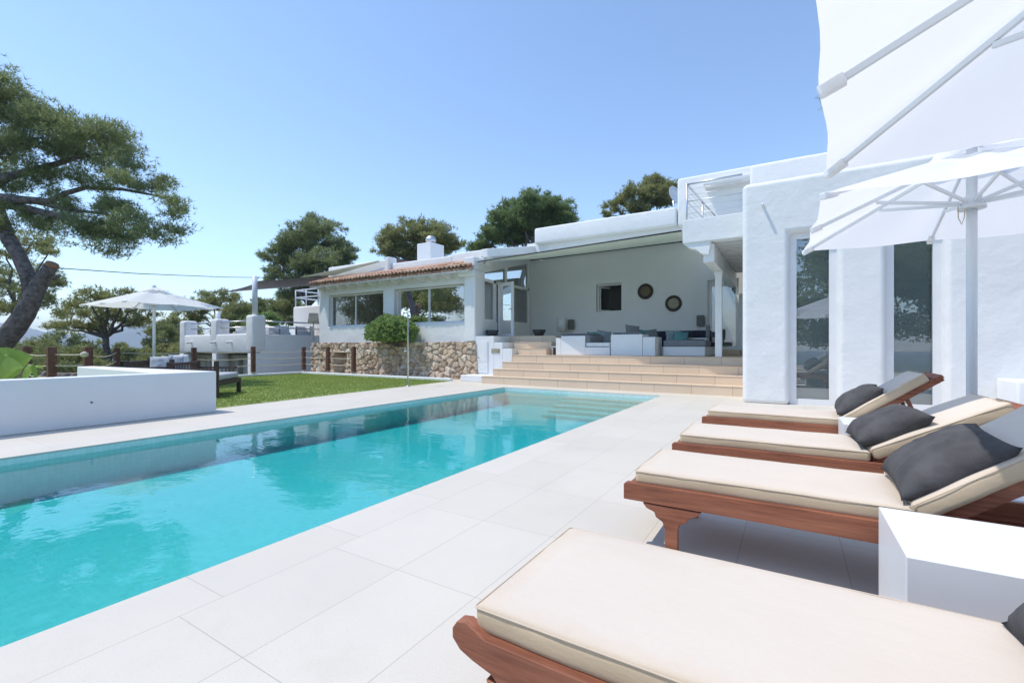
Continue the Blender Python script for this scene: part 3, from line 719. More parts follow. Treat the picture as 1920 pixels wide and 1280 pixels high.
b = MB(); b.box(TX0 + .4, TX1 - .4, TY + 1.9, TY + 2.0, -1.9, 1.1); b.build('inner_wall', M['room'], tb)
for x0, x1 in ((TX0, TX0 + .45), (-23.35, -22.95), (TX1 - .45, TX1 - .005)):
    b = MB(); b.box(x0, x1, TY + .005, TY + .55, -1.9, .815, .03); b.build('column', M['plaster'], tb, True)
for x0, h in ((TX0 - .01, 2.42), (-23.5, 2.42), (TX1 - .61, 2.50)):
    b = MB(); b.box(x0, x0 + .62, TY - .012, TY + .60, .86, h, .12, 5); b.build('pillar', M['plaster'], tb, True)
for q in ((TX0 + .32, TX0 + .92, 14.5, 15.2), (-22.8, -22.1, 15.0, 15.6)): MB().box(*q, 1.3, 2.4, .12, 4).build('pillar', M['plaster'], tb, True)
b = MB()
for z in (1.98, 2.26):
    b.tube([(TX0 + .8, TY + .2, z), (TX1 - .5, TY + .2, z)], .03, 8)
    b.tube([(TX1 - .3, TY + .3, z), (TX1 - .3, 17.5, z)], .03, 8)
b.tube([(TX0 + .5, 16.5, 2.2), (TX1, 16.5, 2.2)], .03, 8)
b.build('railing', M['steel'], tb, True)
for x in (-25.3, -23.0, -21.6):
    b = MB(); b.tube([(x, TY + .05, 1.32), (x, TY - .22, 1.30)], .05, 10); b.build('spout', M['plaster'], tb, True)
b = MB(); b.tube([(TX1 - .22, TY + .2, 2.45), (TX1 - .22, TY + .2, 4.2)], .11, 14); b.build('sail_post', M['white_metal'], tb, True)
b = MB(); b.tube([(TX0 + .5, TY + 1.6, 1.4), (TX0 + .5, TY + 1.6, 3.0)], .12, 14); b.build('sail_post', M['white_metal'], tb, True)
# upper neighbouring balcony
ub = thing('roof_balcony', (-21, 16, 1.5), 'white rounded balcony parapet with pipe railing behind the left terrace', 'balcony')
b = MB(); p0 = at(549, 605, 24); b.box(p0.x, p0.x + 4, p0.y, p0.y + 3, -1.9, EYE + 75 / 853 * 24, .1, 4); b.build('parapet', M['plaster'], ub, True)
b = MB(); zb = EYE + 75 / 853 * 24; Ytop = zb + .85
for z in (Ytop, Ytop - .38): b.tube([(p0.x + .1, p0.y + .1, z), (p0.x + 4, p0.y + .1, z)], .03, 8); b.tube([(p0.x + .1, p0.y + .1, z), (p0.x + .1, p0.y + 3, z)], .03, 8)
for dx in (.1, 1.0, 2.0): b.tube([(p0.x + dx, p0.y + .1, zb - .1), (p0.x + dx, p0.y + .1, Ytop)], .03, 8)
b.build('railing', M['white_metal'], ub, True)

# ------------------------------------------------------------------ sunloungers
def cushion(name, lx, ly, lz, parent, fn=None, wob=.006, tab=False):
    """rounded slab cushion; fn maps local to parent space"""
    bm = bmesh.new(); bmesh.ops.create_cube(bm, size=1)
    for v in bm.verts: v.co = Vector((v.co.x * lx, v.co.y * ly, v.co.z * lz))
    bmesh.ops.bevel(bm, geom=bm.edges[:], offset=lz * .30, segments=4, profile=.5, affect='EDGES')
    long = [e for e in bm.edges if e.calc_length() > .12]
    bmesh.ops.subdivide_edges(bm, edges=long, cuts=14, use_grid_fill=True)
    sd = random.uniform(0, 50); ble = []
    for v in bm.verts:
        p = v.co.copy(); ex = 1 - min(1, (lx / 2 - abs(p.x)) / .25); ey = 1 - min(1, (ly / 2 - abs(p.y)) / .22)
        top = p.z > -lz * .1
        v.co.z += (.010 * (1 - max(ex, ey) ** 2) if top else 0) + wob * noise.noise((p.x * 4 + sd, p.y * 4, p.z * 3)) * (1 if top else .2)
        v.co.y += wob * .8 * noise.noise((p.x * 7 + sd, 3, p.z * 9)) * (1 if abs(p.y) > ly * .45 else 0)
        v.co.x += wob * .8 * noise.noise((3, p.y * 7 + sd, p.z * 9)) * (1 if abs(p.x) > lx * .45 else 0)
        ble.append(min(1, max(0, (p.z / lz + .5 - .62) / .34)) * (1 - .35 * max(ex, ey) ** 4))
    if fn:
        for v in bm.verts: v.co = fn(v.co)
    me = bpy.data.meshes.new(name); bm.to_mesh(me); bm.free()
    a = me.attributes.new('bleach', 'FLOAT', 'POINT'); a.data.foreach_set('value', ble)
    me.polygons.foreach_set('use_smooth', [True] * len(me.polygons))
    o = link(name, me, M['cushion'], parent)
    # welt seam round the upper edge
    b = MB(); r = lz * .18; z = lz * .40; pts = []
    for sx, sy, a0 in ((1, 1, 0), (-1, 1, 90), (-1, -1, 180), (1, -1, 270)):
        for q in range(4):
            a = R(a0 + q * 30); pts.append(Vector((sx * (lx / 2 - r) + r * .97 * math.cos(a), sy * (ly / 2 - r) + r * .97 * math.sin(a), z)))
    pts.append(pts[0]);
    if fn: pts = [fn(p) for p in pts]
    b.tube(pts, .0024, 6, False); wl = b.build('piping', M['cushion'], o, True); a = wl.data.attributes.new('bleach', 'FLOAT', 'POINT'); a.data.foreach_set('value', [.62] * len(wl.data.vertices))
    return o
def make_lounger(label, rounded, deg=36.5, hx=1.20):
    W = .67; root = thing('sun_lounger', (0, 0, 0), label, 'sun lounger', 'sun loungers beside the pool')
    if rounded:
        prof = [(1.98, .345), (1.98, .25), (.42, .25), (.30, .235), (.22, .20), (.13, .225), (.08, .27), (.02, .285), (-.02, .30), (-.045, .325), (-.045, .35), (-.03, .372), (0, .378), (.03, .365), (.06, .35)]
    else:
        prof = [(1.98, .35), (1.98, .25), (-.045, .255), (-.045, .338), (-.03, .35)]
    for y0 in (0, W - .038):
        b = MB(); b.prism(prof, FX, y0, y0 + .038); b.build('side_rail', M['wood'], root, bevel=.004, seg=2)
    for lx in (.21, 1.62):
        for y0 in (.002, W - .040):
            leg = [(lx - .033, 0), (lx + .033, 0), (lx + .033, .13), (lx + .042, .165), (lx + .075, .18), (lx + .088, .205), (lx + .13, .225), (lx + .15, .2495),
                   (lx - .15, .2495), (lx - .13, .225), (lx - .088, .21), (lx - .08, .185), (lx - .045, .165), (lx - .033, .13)]
            b = MB(); b.prism(leg, FX, y0 + .001, y0 + .037); b.build('leg', M['wood'], root, bevel=.004, seg=2)
    for x0, x1, z0, z1 in ((-.03, .01, .268, .335), (1.9, 1.94, .26, .33)): MB().box(x0, x1, .0385, W - .0385, z0, z1, .004).build('end_rail', M['wood'], root)
    b = MB()
    for q in range(13): b.box(.07 + q * .093, .13 + q * .093, .0385, W - .0385, .30, .322)
    b.build('slats', M['wood'], root)
    hz, ang = .345, R(deg); ca, sa = math.cos(ang), math.sin(ang)
    def back(p): return Vector((hx + p.x * ca - p.z * sa, p.y + W / 2, hz + p.x * sa + p.z * ca))
    b = MB()
    for y0 in (-.28, .245): b.box(0, .85, y0, y0 + .035, -.05, 0)
    for q in range(8): b.box(.04 + q * .1, .10 + q * .1, -.245, .245, -.03, -.008)
    b.box(.80, .86, -.30, .30, -.028, .002)
    for v in b.bm.verts: v.co = back(v.co)
    b.build('backrest_frame', M['wood'], root)
    b = MB(); p0 = back(Vector((.55, -.2, -.05))); p1 = Vector((1.80, p0.y, .30)); b.obox(p0, p1, .03, .03)
    p0 = back(Vector((.55, .2, -.05))); b.obox(p0, Vector((1.80, p0.y, .30)), .03, .03); b.build('backrest_prop', M['wood'], root)
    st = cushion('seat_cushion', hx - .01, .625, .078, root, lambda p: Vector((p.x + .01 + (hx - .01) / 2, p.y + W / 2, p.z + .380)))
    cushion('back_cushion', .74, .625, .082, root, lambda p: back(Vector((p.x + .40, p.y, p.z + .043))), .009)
    return root
LX = -.745
l4 = make_lounger('nearest sun lounger, cut off by the lower right corner, with a rounded rail tip', True, 36.5, 1.26); l4.location = (LX + .02, .955, 0)
l3 = make_lounger('second sun lounger from the camera, its carved leg and square rail end in full view', False); l3.location = (LX, 2.49, 0)
l2 = make_lounger('third sun lounger from the camera, half of its backrest in parasol shade', False, 28); l2.location = (LX, 3.71, 0); l2.rotation_euler = (0, 0, R(.6))
l1 = dup(l3, (LX - .02, 5.27, 0), R(-.4), 'farthest sun lounger, its bare wooden backrest end against the tall window')

def pillow_mesh(lx, ly, th, seed, n=22):
    V = []; 
    for sgn in (1, -1):
        for i in range(n + 1):
            for j in range(n + 1):
                u, v = 2 * i / n - 1, 2 * j / n - 1
                f = max(0, (1 - abs(u) ** 3.2)) ** .55 * max(0, (1 - abs(v) ** 3.2)) ** .55
                pin = 1 - .07 * (1 - abs(v) ** 2) * abs(u) ** 3; pin2 = 1 - .07 * (1 - abs(u) ** 2) * abs(v) ** 3
                wr = .35 * noise.noise((u * 2.3 + seed, v * 2.3, sgn)) + .16 * noise.noise((u * 7 + seed, v * 5, sgn * 3))
                V.append((u * lx / 2 * pin, v * ly / 2 * pin2, sgn * th / 2 * f * (1 + .30 * wr) + .014 * noise.noise((u * 1.5 + seed, v * 1.5, 5)) * 1.0))
    k = n + 1; F = []
    for s_ in (0, 1):
        o = s_ * k * k
        for i in range(n):
            for j in range(n):
                q = (o + i * k + j, o + (i + 1) * k + j, o + (i + 1) * k + j + 1, o + i * k + j + 1); F.append(q if s_ == 0 else q[::-1])
    return np.array(V), np.array(F)
def pillow(name, loc, lx, ly, th, rot, mat, label, group, seed=1):
    V, F = pillow_mesh(lx, ly, th, seed); o = npmesh(name, V, F, mat, smooth=True)
    o.location = loc; o.rotation_euler = rot
    bm = bmesh.new(); bm.from_mesh(o.data); bmesh.ops.remove_doubles(bm, verts=bm.verts[:], dist=.0005); bm.to_mesh(o.data); bm.free()
    return tag(o, label, 'pillow', group)
PG = 'charcoal pillows on the sun loungers'
pillow('pillow', (.63, 1.275, .565), .46, .60, .2, (0, R(-36.5), R(1)), M['charcoal'], 'charcoal pillow cut off by the right edge on the nearest sun lounger', PG, 3)
pillow('pillow', (.59, 2.79, .585), .45, .54, .18, (R(2), R(-36.5), R(-2)), M['charcoal'], 'charcoal pillow partly in parasol shade on the second sun lounger from the camera', PG, 8)
pillow('pillow', (.57, 4.05, .555), .44, .58, .20, (R(-2), R(-29), R(3)), M['charcoal'], 'fully sunlit charcoal pillow on the third sun lounger behind the large front pillow', PG, 14)
pillow('pillow', (.57, 5.58, .585), .44, .57, .19, (0, R(-36.5), R(-2)), M['charcoal'], 'smallest-looking charcoal pillow, on the farthest sun lounger by the tall window', PG, 21)

# side tables
def side_table(loc, w_, d_, h_, label):
    root = thing('side_table', loc, label, 'side table', 'white side tables between the loungers')
    b = MB(); b.prism([(0, h_), (w_, h_), (w_ - .05, h_ - .05), (.05, h_ - .05)], FX, .0185, d_); b.build('table_top', M['white_laminate'], root, bevel=.002, seg=2)
    b = MB(); b.prism([(0, h_), (.05, h_ - .05), (.05, .003), (0, .003)], FX, .0185, d_); b.build('side_panel', M['white_laminate'], root, bevel=.002, seg=2)
    b = MB(); b.prism([(w_, h_), (w_ - .05, h_ - .05), (w_ - .05, .003), (w_, .003)], FX, .0185, d_); b.build('side_panel', M['white_laminate'], root, bevel=.002, seg=2)
    b = MB(); b.box(0, w_, 0, .018, .003, h_, .002); b.build('front_panel', M['white_laminate'], root)
    for ch in root.children: ch.data.transform(Matrix.Translation(Vector(loc)))
    return root
side_table((.31, 1.84, 0), .54, .52, .45, 'large white cube side table between the two nearest sun loungers')
side_table((.39, 4.72, 0), .52, .50, .45, 'smaller-looking white side table between the two farthest sun loungers')

# ------------------------------------------------------------------ parasols
def make_parasol(label):
    HS, ZE, ZA = 1.07, 2.13, 2.60
    root = thing('parasol', (0, 0, 0), label, 'parasol', 'square white parasols')
    def canopy(name, hs, ze, za, sag, r0, par, bias=0):
        na, nr = 64, 12; V = []
        for j in range(nr + 1):
            t_ = r0 + (1 - r0) * j / nr
            for i in range(na):
                a = 2 * math.pi * i / na; rr = hs / max(abs(math.cos(a)), abs(math.sin(a)))
                k = math.sin(4 * a) ** 2
                rr *= 1 - .018 * k * t_ ** 3
                V.append((rr * t_ * math.cos(a), rr * t_ * math.sin(a), za + (ze - za) * t_ ** 1.0 - sag * k * math.sin(math.pi * min(1, t_ * .8)) + bias * t_ ** 6))
        F = np.array([(j * na + i, (j + 1) * na + i, (j + 1) * na + (i + 1) % na, j * na + (i + 1) % na) for j in range(nr) for i in range(na)])
        o = npmesh(name, np.array(V), F, M['canopy'], par, smooth=True)
        return o
    cp = canopy('canopy', HS, ZE, ZA, .035, .12, root)
    canopy('vent_cap', .27, 2.535, 2.655, .015, .02, cp, .012)
    b = MB(); b.tube([(0, 0, .06), (0, 0, 2.62)], .033, 20); b.build('pole', M['white_metal'], root, True)
    b = MB(); b.lathe((0, 0, 2.655), [(.05, 0), (.045, .02), (.02, .04), (.012, .06)], 16); b.build('finial', M['white_metal'], root, True)
    b = MB(); b.lathe((0, 0, 2.15), [(.041, 0), (.085, .0), (.085, .02), (.06, .03), (.06, .09), (.041, .1)], 20); b.build('runner_hub', M['white_metal'], root, True)
    b = MB(); b.box(-.32, .32, -.32, .32, .003, .045, .01); b.tube([(0, 0, .045), (0, 0, .42)], .048, 16); b.build('base', M['white_metal'], root, False)
    for k in range(8):
        a = k * math.pi / 4; ln = HS * (math.sqrt(2) if k % 2 else 1); d = Vector((math.cos(a), math.sin(a), 0)); sl_ = (ZE - ZA)
        def P(t_, dz=-.022): return d * ln * t_ + Vector((0, 0, ZA + sl_ * t_ + dz))
        b = MB(); b.obox(P(.04), P(.985), .018, .028, bev=.003); b.build('rib', M['white_metal'], root)
        f = .56 if k % 2 == 0 else .46
        b = MB(); b.obox(d * .07 + Vector((0, 0, 2.205)), P(f, -.045), .016, .026, bev=.003); b.build('strut', M['white_metal'], root)
        b = MB(); b.obox(P(.92, -.026), P(1.0, -.02), .045, .046, bev=.006); b.build('rib_pocket', M['canopy'], root)
    pts = [Vector((-.055, -.055, 2.17)), Vector((-.06, -.06, 2.08)), Vector((-.075, -.06, 2.03)), Vector((-.095, -.06, 2.08)), Vector((-.095, -.055, 2.17))]
    b = MB(); b.tube(pts, .004, 6); b.build('pull_cord', M['rope'], root, True)
    return root
u2 = make_parasol('huge-looking white parasol overhead in the top right corner'); u2.location = (1.166, 2.1, 0); u2.rotation_euler = (0, 0, R(-4.75))
u1 = dup(u2, (1.19, 4.80, 0), R(1.7), 'white parasol with its pole showing between the farthest loungers and the wing windows')
u3 = dup(u2, (-14.75, 5.5, 0), R(4), 'distant white parasol on the lawn before the pine trees')
u3.scale = (1.08, 1.08, 1.03); u1.scale = (.965, 1, 1)

# ------------------------------------------------------------------ rope fence
fence = thing('rope_fence', (-17, 9, 0), 'rope fence of dark wooden posts and three cream ropes round the lawn', 'fence')
posts = [(-16.3, 2.45), (-15.4, 3.0), (-14.0, 3.95), (-17.1, 5.45), (-17.12, 7.6), (-17.1, 9.5), (-17.06, 11.5), (-15.45, 11.52), (-13.95, 11.52)]
posts = [tuple(at(50, 650, 11.2)[:2]), tuple(at(97, 650, 10.4)[:2]), tuple(at(165, 650, 10.5)[:2]), tuple(at(219, 650, 13.7)[:2]), (-17.1, 7.5), (-17.1, 9.48), (-17.05, 11.52), (-15.5, 11.52), (-14.0, 11.52)]
for k, (x, y) in enumerate(posts):
    r = .075 if k < 3 else .065
    z0 = -.06 if k < 4 else .08
    b = MB(); b.box(x - r, x + r, y - r, y + r, .16 if k > 3 else z0, 1.09 + random.uniform(-.02, .02) - (.04 if k == 3 else 0), .012); p_ = b.build('post', M['post_wood'], fence)
    if k > 3: b = MB(); b.box(x - r * .8, x + r * .8, y - r * .8, y + r * .8, z0, .1595, .005); b.build('socket', M['steel'], p_)
for k in range(len(posts) - 1):
    p, q = Vector((*posts[k], 0)), Vector((*posts[k + 1], 0))
    for z in (.42, .68, .93):
        sag = .05 * (q - p).length / 2; n = 10
        pts = [p.lerp(q, i / n) + Vector((0, 0, z - sag * 4 * (i / n) * (1 - i / n))) for i in range(n + 1)]
        b = MB(); b.tube(pts, .016 if k in (1,) else .012, 6); b.build('rope', M['rope'], fence, True)
b = MB(); b.lathe((posts[2][0] + .08, posts[2][1] - .08, .86), [(.02, 0), (.07, .03), (.07, .1), (.02, .13)], 10); b.build('rope_knot', M['rope'], fence, True)
# dry stone bit behind
b = MB(); c_ = at(128, 690, 12.0)
for q in range(40): 
    x = c_.x + random.uniform(-1.0, 1.0); y = c_.y + random.uniform(-.2, .9); s_ = random.uniform(.12, .22); b.box(x - s_, x + s_, y - s_, y + s_, -.1 + random.uniform(0, .25), .32 + random.uniform(-.12, .14), .06)
tag(b.build('rubble_wall', M['bark']), 'short grey dry-stone wall behind the rope fence posts at the left', 'wall')

# ------------------------------------------------------------------ outdoor shower
sh = thing('outdoor_shower', (-9.08, 9.32, 0), 'slim steel outdoor shower pole at the edge of the lawn', 'shower')
b = MB(); b.tube([(-9.08, 9.32, 0.003), (-9.08, 9.32, 2.02), (-9.11, 9.31, 2.05), (-9.2, 9.28, 2.055)], .021, 12); b.build('pole', M['steel'], sh, True)
b = MB(); b.lathe((-9.22, 9.27, 2.0), [(.055, 0), (.055, .015), (.02, .03), (.015, .06)], 14); b.build('shower_head', M['steel'], sh, True)
b = MB(); b.tube([(-9.08, 9.32, .98), (-9.10, 9.22, .98)], .022, 10); b.tube([(-9.1, 9.3, 1.05), (-9.12, 9.24, 1.05)], .014, 8); b.build('valve', M['steel'], sh, True)
b = MB(); b.lathe((-9.08, 9.32, 0.002), [(.07, 0), (.07, .012), (.025, .02)], 16); b.build('foot', M['steel'], sh, True)

# ------------------------------------------------------------------ daybeds on the lawn
def daybed(label):
    root = thing('daybed', (0, 0, 0), label, 'daybed', 'dark wooden daybeds on the lawn')
    # local: x = depth (0 front .. .95 back), y = length 1.45
    b = MB(); b.box(0, .95, 0, .06, .26, .36, .006); b.box(0, .95, 1.39, 1.45, .26, .36, .006); b.box(0, .05, .061, 1.389, .26, .36, .006); b.box(.9, .95, .061, 1.389, .26, .36, .006); b.build('frame', M['dark_teak'], root)
    for x, y, h in ((0, 0, .36), (0, 1.37, .80), (.87, 0, .78), (.87, 1.37, .78)):
        b = MB(); b.box(x - .001, x + .08, y - .001, y + .08, 0, h, .006); b.build('leg', M['dark_teak'], root)
    b = MB(); b.box(.885, .935, .081, 1.369, .70, .76, .008); b.box(.89, .93, .081, 1.369, .42, .46)
    y = .14
    while y < 1.34: b.tube([(.91, y, .46), (.91, y, .70)], .011, 6); y += .075
    b.build('backrest', M['dark_teak'], root)
    for y0 in (0.015, 1.385):
        b = MB(); b.box(.081, .868, y0, y0 + .05, .58, .63, .008)
        x = .16
        while x < .85: b.tube([(x, y0 + .025, .36), (x, y0 + .025, .58)], .011, 6); x += .08
        b.build('armrest', M['dark_teak'], root)
    V = MB(); V.box(.03, .87, .07, 1.38, .362, .50, .05, 4); V.build('seat_cushion', M['light_grey_fabric'], root, True)
    return root
d1 = daybed('dark wooden daybed with pale grey cushion at the end of the low white wall'); d1.location = (-10.55, 4.95, 0); d1.rotation_euler = (0, 0, R(45)); 
# depth axis must point to (-,-): rotate so x -> (-.7,-.7)
d1.rotation_euler = (0, 0, R(225)); d1.location = (-11.45, 6.0, 0); d1.location = (-11.38, 6.02, 0); d1.rotation_euler = (0, 0, R(225))
d2 = dup(d1, (-13.55, 5.9, 0), R(232), 'second dark wooden daybed under the distant parasol, mostly hidden by the low white wall')
DG = 'pillows on the hidden daybed'
for k, (px, py, d, la) in enumerate(((302, 684, 10.9, 'pale grey pillow at the left end of the hidden daybed behind the low wall'), (325, 683, 11.1, 'pale grey pillow in the middle of the hidden daybed behind the low wall'), (338, 680, 11.4, 'white upright pillow at the right end of the hidden daybed behind the low wall'))):
    pillow('pillow', at(px, py, d), .45, .45, .16, (R(70), 0, R(60 + 15 * k)), M['light_grey_fabric'] if k < 2 else M['white_fabric'], la, DG, 30 + k)

# ------------------------------------------------------------------ terrace furniture
def sofa(name, loc, label, boxes, cush):
    root = thing(name, loc, label, 'sofa', 'built-in sofas on the terrace')
    b = MB()
    for q in boxes: b.box(*q, .012)
    b.build('base', M['smooth_plaster'], root)
    for nm, mat, q in cush: MB().box(*q, .035, 3).build(nm, M[mat], root, True)
    return root
Z0 = .848
sofa('sofa', (-5.2, 13.4, Z0), 'white masonry sofa at the left of the terrace with teal pillows in its corner',
     [(-6.11, -5.94, 12.6, 14.6, Z0, 1.37), (-5.938, -5.16, 12.6, 14.6, Z0, 1.43), (-5.158, -4.40, 12.6, 14.6, Z0, 1.09)],
     [('back_cushion', 'grey_fabric', (-5.93, -5.10, 12.64, 14.5, 1.432, 1.50)), ('back_cushion', 'grey_fabric', (-5.155, -5.02, 12.64, 14.5, 1.22, 1.45)), ('seat_cushion', 'white_fabric', (-5.15, -4.41, 12.64, 14.5, 1.10, 1.225))])
sofa('sofa', (-3.8, 13.2, Z0), 'white masonry sofa in the middle of the terrace, its plain high back facing the pool',
     [(-4.37, -3.47, 12.6, 13.3, Z0, 1.45), (-3.468, -3.13, 12.62, 13.4, Z0, 1.37)],
     [('back_cushion', 'grey_fabric', (-4.34, -3.5, 12.66, 13.2, 1.452, 1.51))])
sofa('sofa', (-2.4, 14.2, Z0), 'low white masonry sofa with charcoal seat cushion nearest the terrace door',
     [(-3.0, -1.92, 13.0, 14.0, Z0, 1.10), (-4.2, -1.95, 14.75, 15.6, Z0, 1.10), (-4.2, -1.95, 15.61, 15.85, Z0, 1.40)],
     [('seat_cushion', 'grey_fabric', (-3.0, -1.9, 13.0, 13.98, 1.102, 1.28)), ('seat_cushion', 'navy_fabric', (-4.15, -2.0, 14.76, 15.58, 1.102, 1.25)), ('back_cushion', 'navy_fabric', (-4.15, -3.2, 15.40, 15.6, 1.25, 1.62)), ('back_cushion', 'navy_fabric', (-3.18, -2.1, 15.40, 15.6, 1.25, 1.62))])
def box_table(x0, x1, y0, y1, h, label):
    root = thing('low_table', ((x0 + x1) / 2, (y0 + y1) / 2, Z0), label, 'table')
    MB().box(x0, x1, y0, y1, h - .04, h, .006).build('table_top', M['smooth_plaster'], root)
    for x in (x0 + .01, x1 - .05):
        for y in (y0 + .01, y1 - .05): MB().box(x, x + .04, y, y + .04, Z0, h - .0405).build('leg', M['smooth_plaster'], root)
box_table(-6.42, -6.125, 12.9, 13.3, 1.12, 'small white table beside the left terrace sofa')
box_table(-2.75, -2.05, 14.2, 14.7, 1.36, 'white low table behind the right terrace sofa')
MB_ = MB(); MB_.lathe((-2.05, 14.45, 1.362), [(.05, 0), (.06, .05), (.06, .35), (.05, .38)], 14)
tag(MB_.build('lantern', M['grey_fabric'], None, True), 'slim grey cylinder lantern on the low table by the terrace door', 'lantern')
TG = 'pillows on the terrace sofas'
for px, py, d, sz, mat, la, sd in ((1113, 633, 14.6, .42, 'teal_fabric', 'plain teal pillow leaning at the left of the left terrace sofa', 41), (1132, 632, 14.5, .46, 'pattern_fabric', 'dark patterned pillow beside the plain teal pillow on the left sofa', 42),
        (1206, 629, 14.2, .40, 'teal_fabric', 'pale teal pillow behind the middle terrace sofa', 43), (1222, 629, 14.2, .42, 'grey_fabric', 'grey pillow beside the navy back cushions', 44),
        (1263, 632, 13.5, .46, 'pattern_fabric', 'large dark patterned pillow on the right terrace sofa', 45), (1277, 634, 13.3, .42, 'teal_fabric', 'teal pillow in front of the patterned pillow on the right sofa', 46), (1186, 622, 14.0, .45, 'grey_fabric', 'flat grey pillow behind the middle sofa back', 47)):
    pillow('pillow', at(px, py, d), sz, sz, .16, (R(68), R(random.uniform(-12, 12)), R(random.uniform(15, 45))), M[mat], la, TG, sd)
# wall ornaments
for x, z, mat, la in ((-4.33, 3.05, 'brass', 'round dark carved wall plate with greenish relief, higher of the two'), (-3.38, 2.58, 'ivory', 'round wall plate with an ivory centre, lower of the two')):
    root = thing('wall_plate', (x, BY - .02, z), la, 'wall plate', 'wall plates on the terrace wall'); n = 32
    def ring(b, prof):
        rings = [[b.bm.verts.new((x + r * math.cos(2 * math.pi * q / n), BY - .004 - h, z + r * math.sin(2 * math.pi * q / n))) for q in range(n)] for r, h in prof]
        for a_, c_ in zip(rings, rings[1:]):
            for q in range(n): b.bm.faces.new((a_[q], a_[(q + 1) % n], c_[(q + 1) % n], c_[q]))
        b.bm.faces.new(rings[-1])
    b = MB(); ring(b, [(.27, 0), (.275, .03), (.25, .05), (.21, .045), (.185, .02)]); b.build('rim', M['dark_frame'], root, True)
    b = MB(); ring(b, [(.187, .018), (.18, .03), (.1, .02), (.05, .028), (.0005, .03)]); b.build('centre', M[mat], root, True)
for x, la in ((-7.13, 'grey wall speaker beside the white floor lamp'), (-2.5, 'grey wall speaker left of the terrace door')):
    root = thing('wall_speaker', (x, BY - .1, 1.95), la, 'speaker', 'wall speakers on the terrace')
    MB().box(x - .12, x + .12, BY - .18, BY - .04, 1.78, 2.14, .03, 3).build('cabinet', M['speaker'], root, True)
    MB().box(x - .03, x + .03, BY - .045, BY - .003, 1.92, 2.0).build('bracket', M['white_paint'], root)
root = thing('floor_lamp', (-7.38, 15.7, .85), 'white cylinder floor lamp against the shaded terrace wall', 'lamp')
b = MB(); b.lathe((-7.38, 15.7, 1.70), [(.16, 0), (.16, .5)], 20); b.build('lamp_shade', M['white_fabric'], root, True)
b = MB(); b.tube([(-7.38, 15.7, 1.455), (-7.38, 15.7, 1.72)], .02, 8); b.lathe((-7.38, 15.7, 1.455), [(.12, 0), (.12, .02), (.02, .03)], 16); b.build('stand', M['chrome'], root, True)
for (x, y), la in (((-8.72, 13.0), 'wide dark clay bowl on the white ledge beside the glazed door'), ((-7.30, 13.75), 'dark clay bowl on the upper step landing against the terrace wall')):
    b = MB(); b.lathe((x, y, 1.453 if x < -8 else 1.468), [(.12, 0), (.14, .01), (.22, .16), (.225, .22), (.205, .22), (.2, .17), (.1, .05)], 24)
    tag(b.build('clay_bowl', M['bowl'], None, True), la, 'bowl', 'clay bowls at the entrance')
# wreath and plant inside the window
b = MB(); pts = [(-12.45 + .19 * math.cos(2 * math.pi * q / 20), 12.95, 2.62 + .25 * math.sin(2 * math.pi * q / 20)) for q in range(21)]; b.tube(pts, .075, 8, False)
tag(b.build('wreath', M['pine_dark'], None, True), 'dark green oval wreath hanging behind the middle window', 'wreath')
# satellite dish
root = thing('satellite_dish', (-4.6, 20, 5.5), 'white satellite dish seen edge-on above the terrace roof', 'satellite dish')
p = at(1262, 368, 17.9)
b = MB(); b.lathe((0, 0, 0), [(.02, .0), (.2, .03), (.36, .10), (.36, .115), (.2, .045), (.02, .015)], 24)
for v in b.bm.verts: v.co = Matrix.Translation(p) @ Matrix.Rotation(R(-25), 4, 'Z') @ Matrix.Rotation(R(78), 4, 'Y') @ v.co
b.build('dish', M['white_paint'], root, True)
b = MB(); b.tube([p, p + Vector((.05, .1, -1.6))], .025, 8); b.build('mast', M['steel'], root, True)
# terrace chairs and lamp
def tub_chair(p, rz, label):
    root = thing('wicker_armchair', p, label, 'armchair', 'pale armchairs on the left terrace')
    b = MB(); n = 20
    prof = [(.40, .0), (.44, .38), (.42, .70), (.37, .70), (.36, .38)]
    rings = [[b.bm.verts.new(Vector(p) + Vector((r * math.cos(a), r * math.sin(a), z))) for a in [R(-120 + 240 * q / n + rz) for q in range(n + 1)]] for r, z in prof]
    for r0, r1 in zip(rings, rings[1:]):
        for q in range(n): b.bm.faces.new((r0[q], r0[q + 1], r1[q + 1], r1[q]))
    b.build('shell', M['white_fabric'], root, True)
    b = MB(); b.lathe(p, [(.36, .05), (.37, .36), (.33, .42)], 20); b.build('seat', M['light_grey_fabric'], root, True)
for px, d, rz, la in ((452, 22.5, 60, 'pale armchair left of the tall sail post on the terrace'), (508, 21.5, 200, 'pale armchair just right of the sail post on the terrace'), (530, 22.5, 250, 'pale wide armchair in the middle of the left terrace'), (572, 22.5, 120, 'pale armchair nearest the house on the left terrace')):
    q = at(px, 640, d); tub_chair(Vector((q.x, max(q.y, 11.9), 1.402)), rz, la)
q = at(588, 600, 21.5); root = thing('terrace_lamp', (q.x, q.y, 1.4), 'cream shaded standard lamp on the left terrace by the house', 'lamp')
b = MB(); b.lathe((q.x, q.y, 2.2), [(.26, 0), (.2, .48)], 20); b.build('lamp_shade', M['lamp_fabric'], root, True)
b = MB(); b.tube([(q.x, q.y, 1.403), (q.x, q.y, 2.3)], .02, 8); b.build('stand', M['chrome'], root, True)

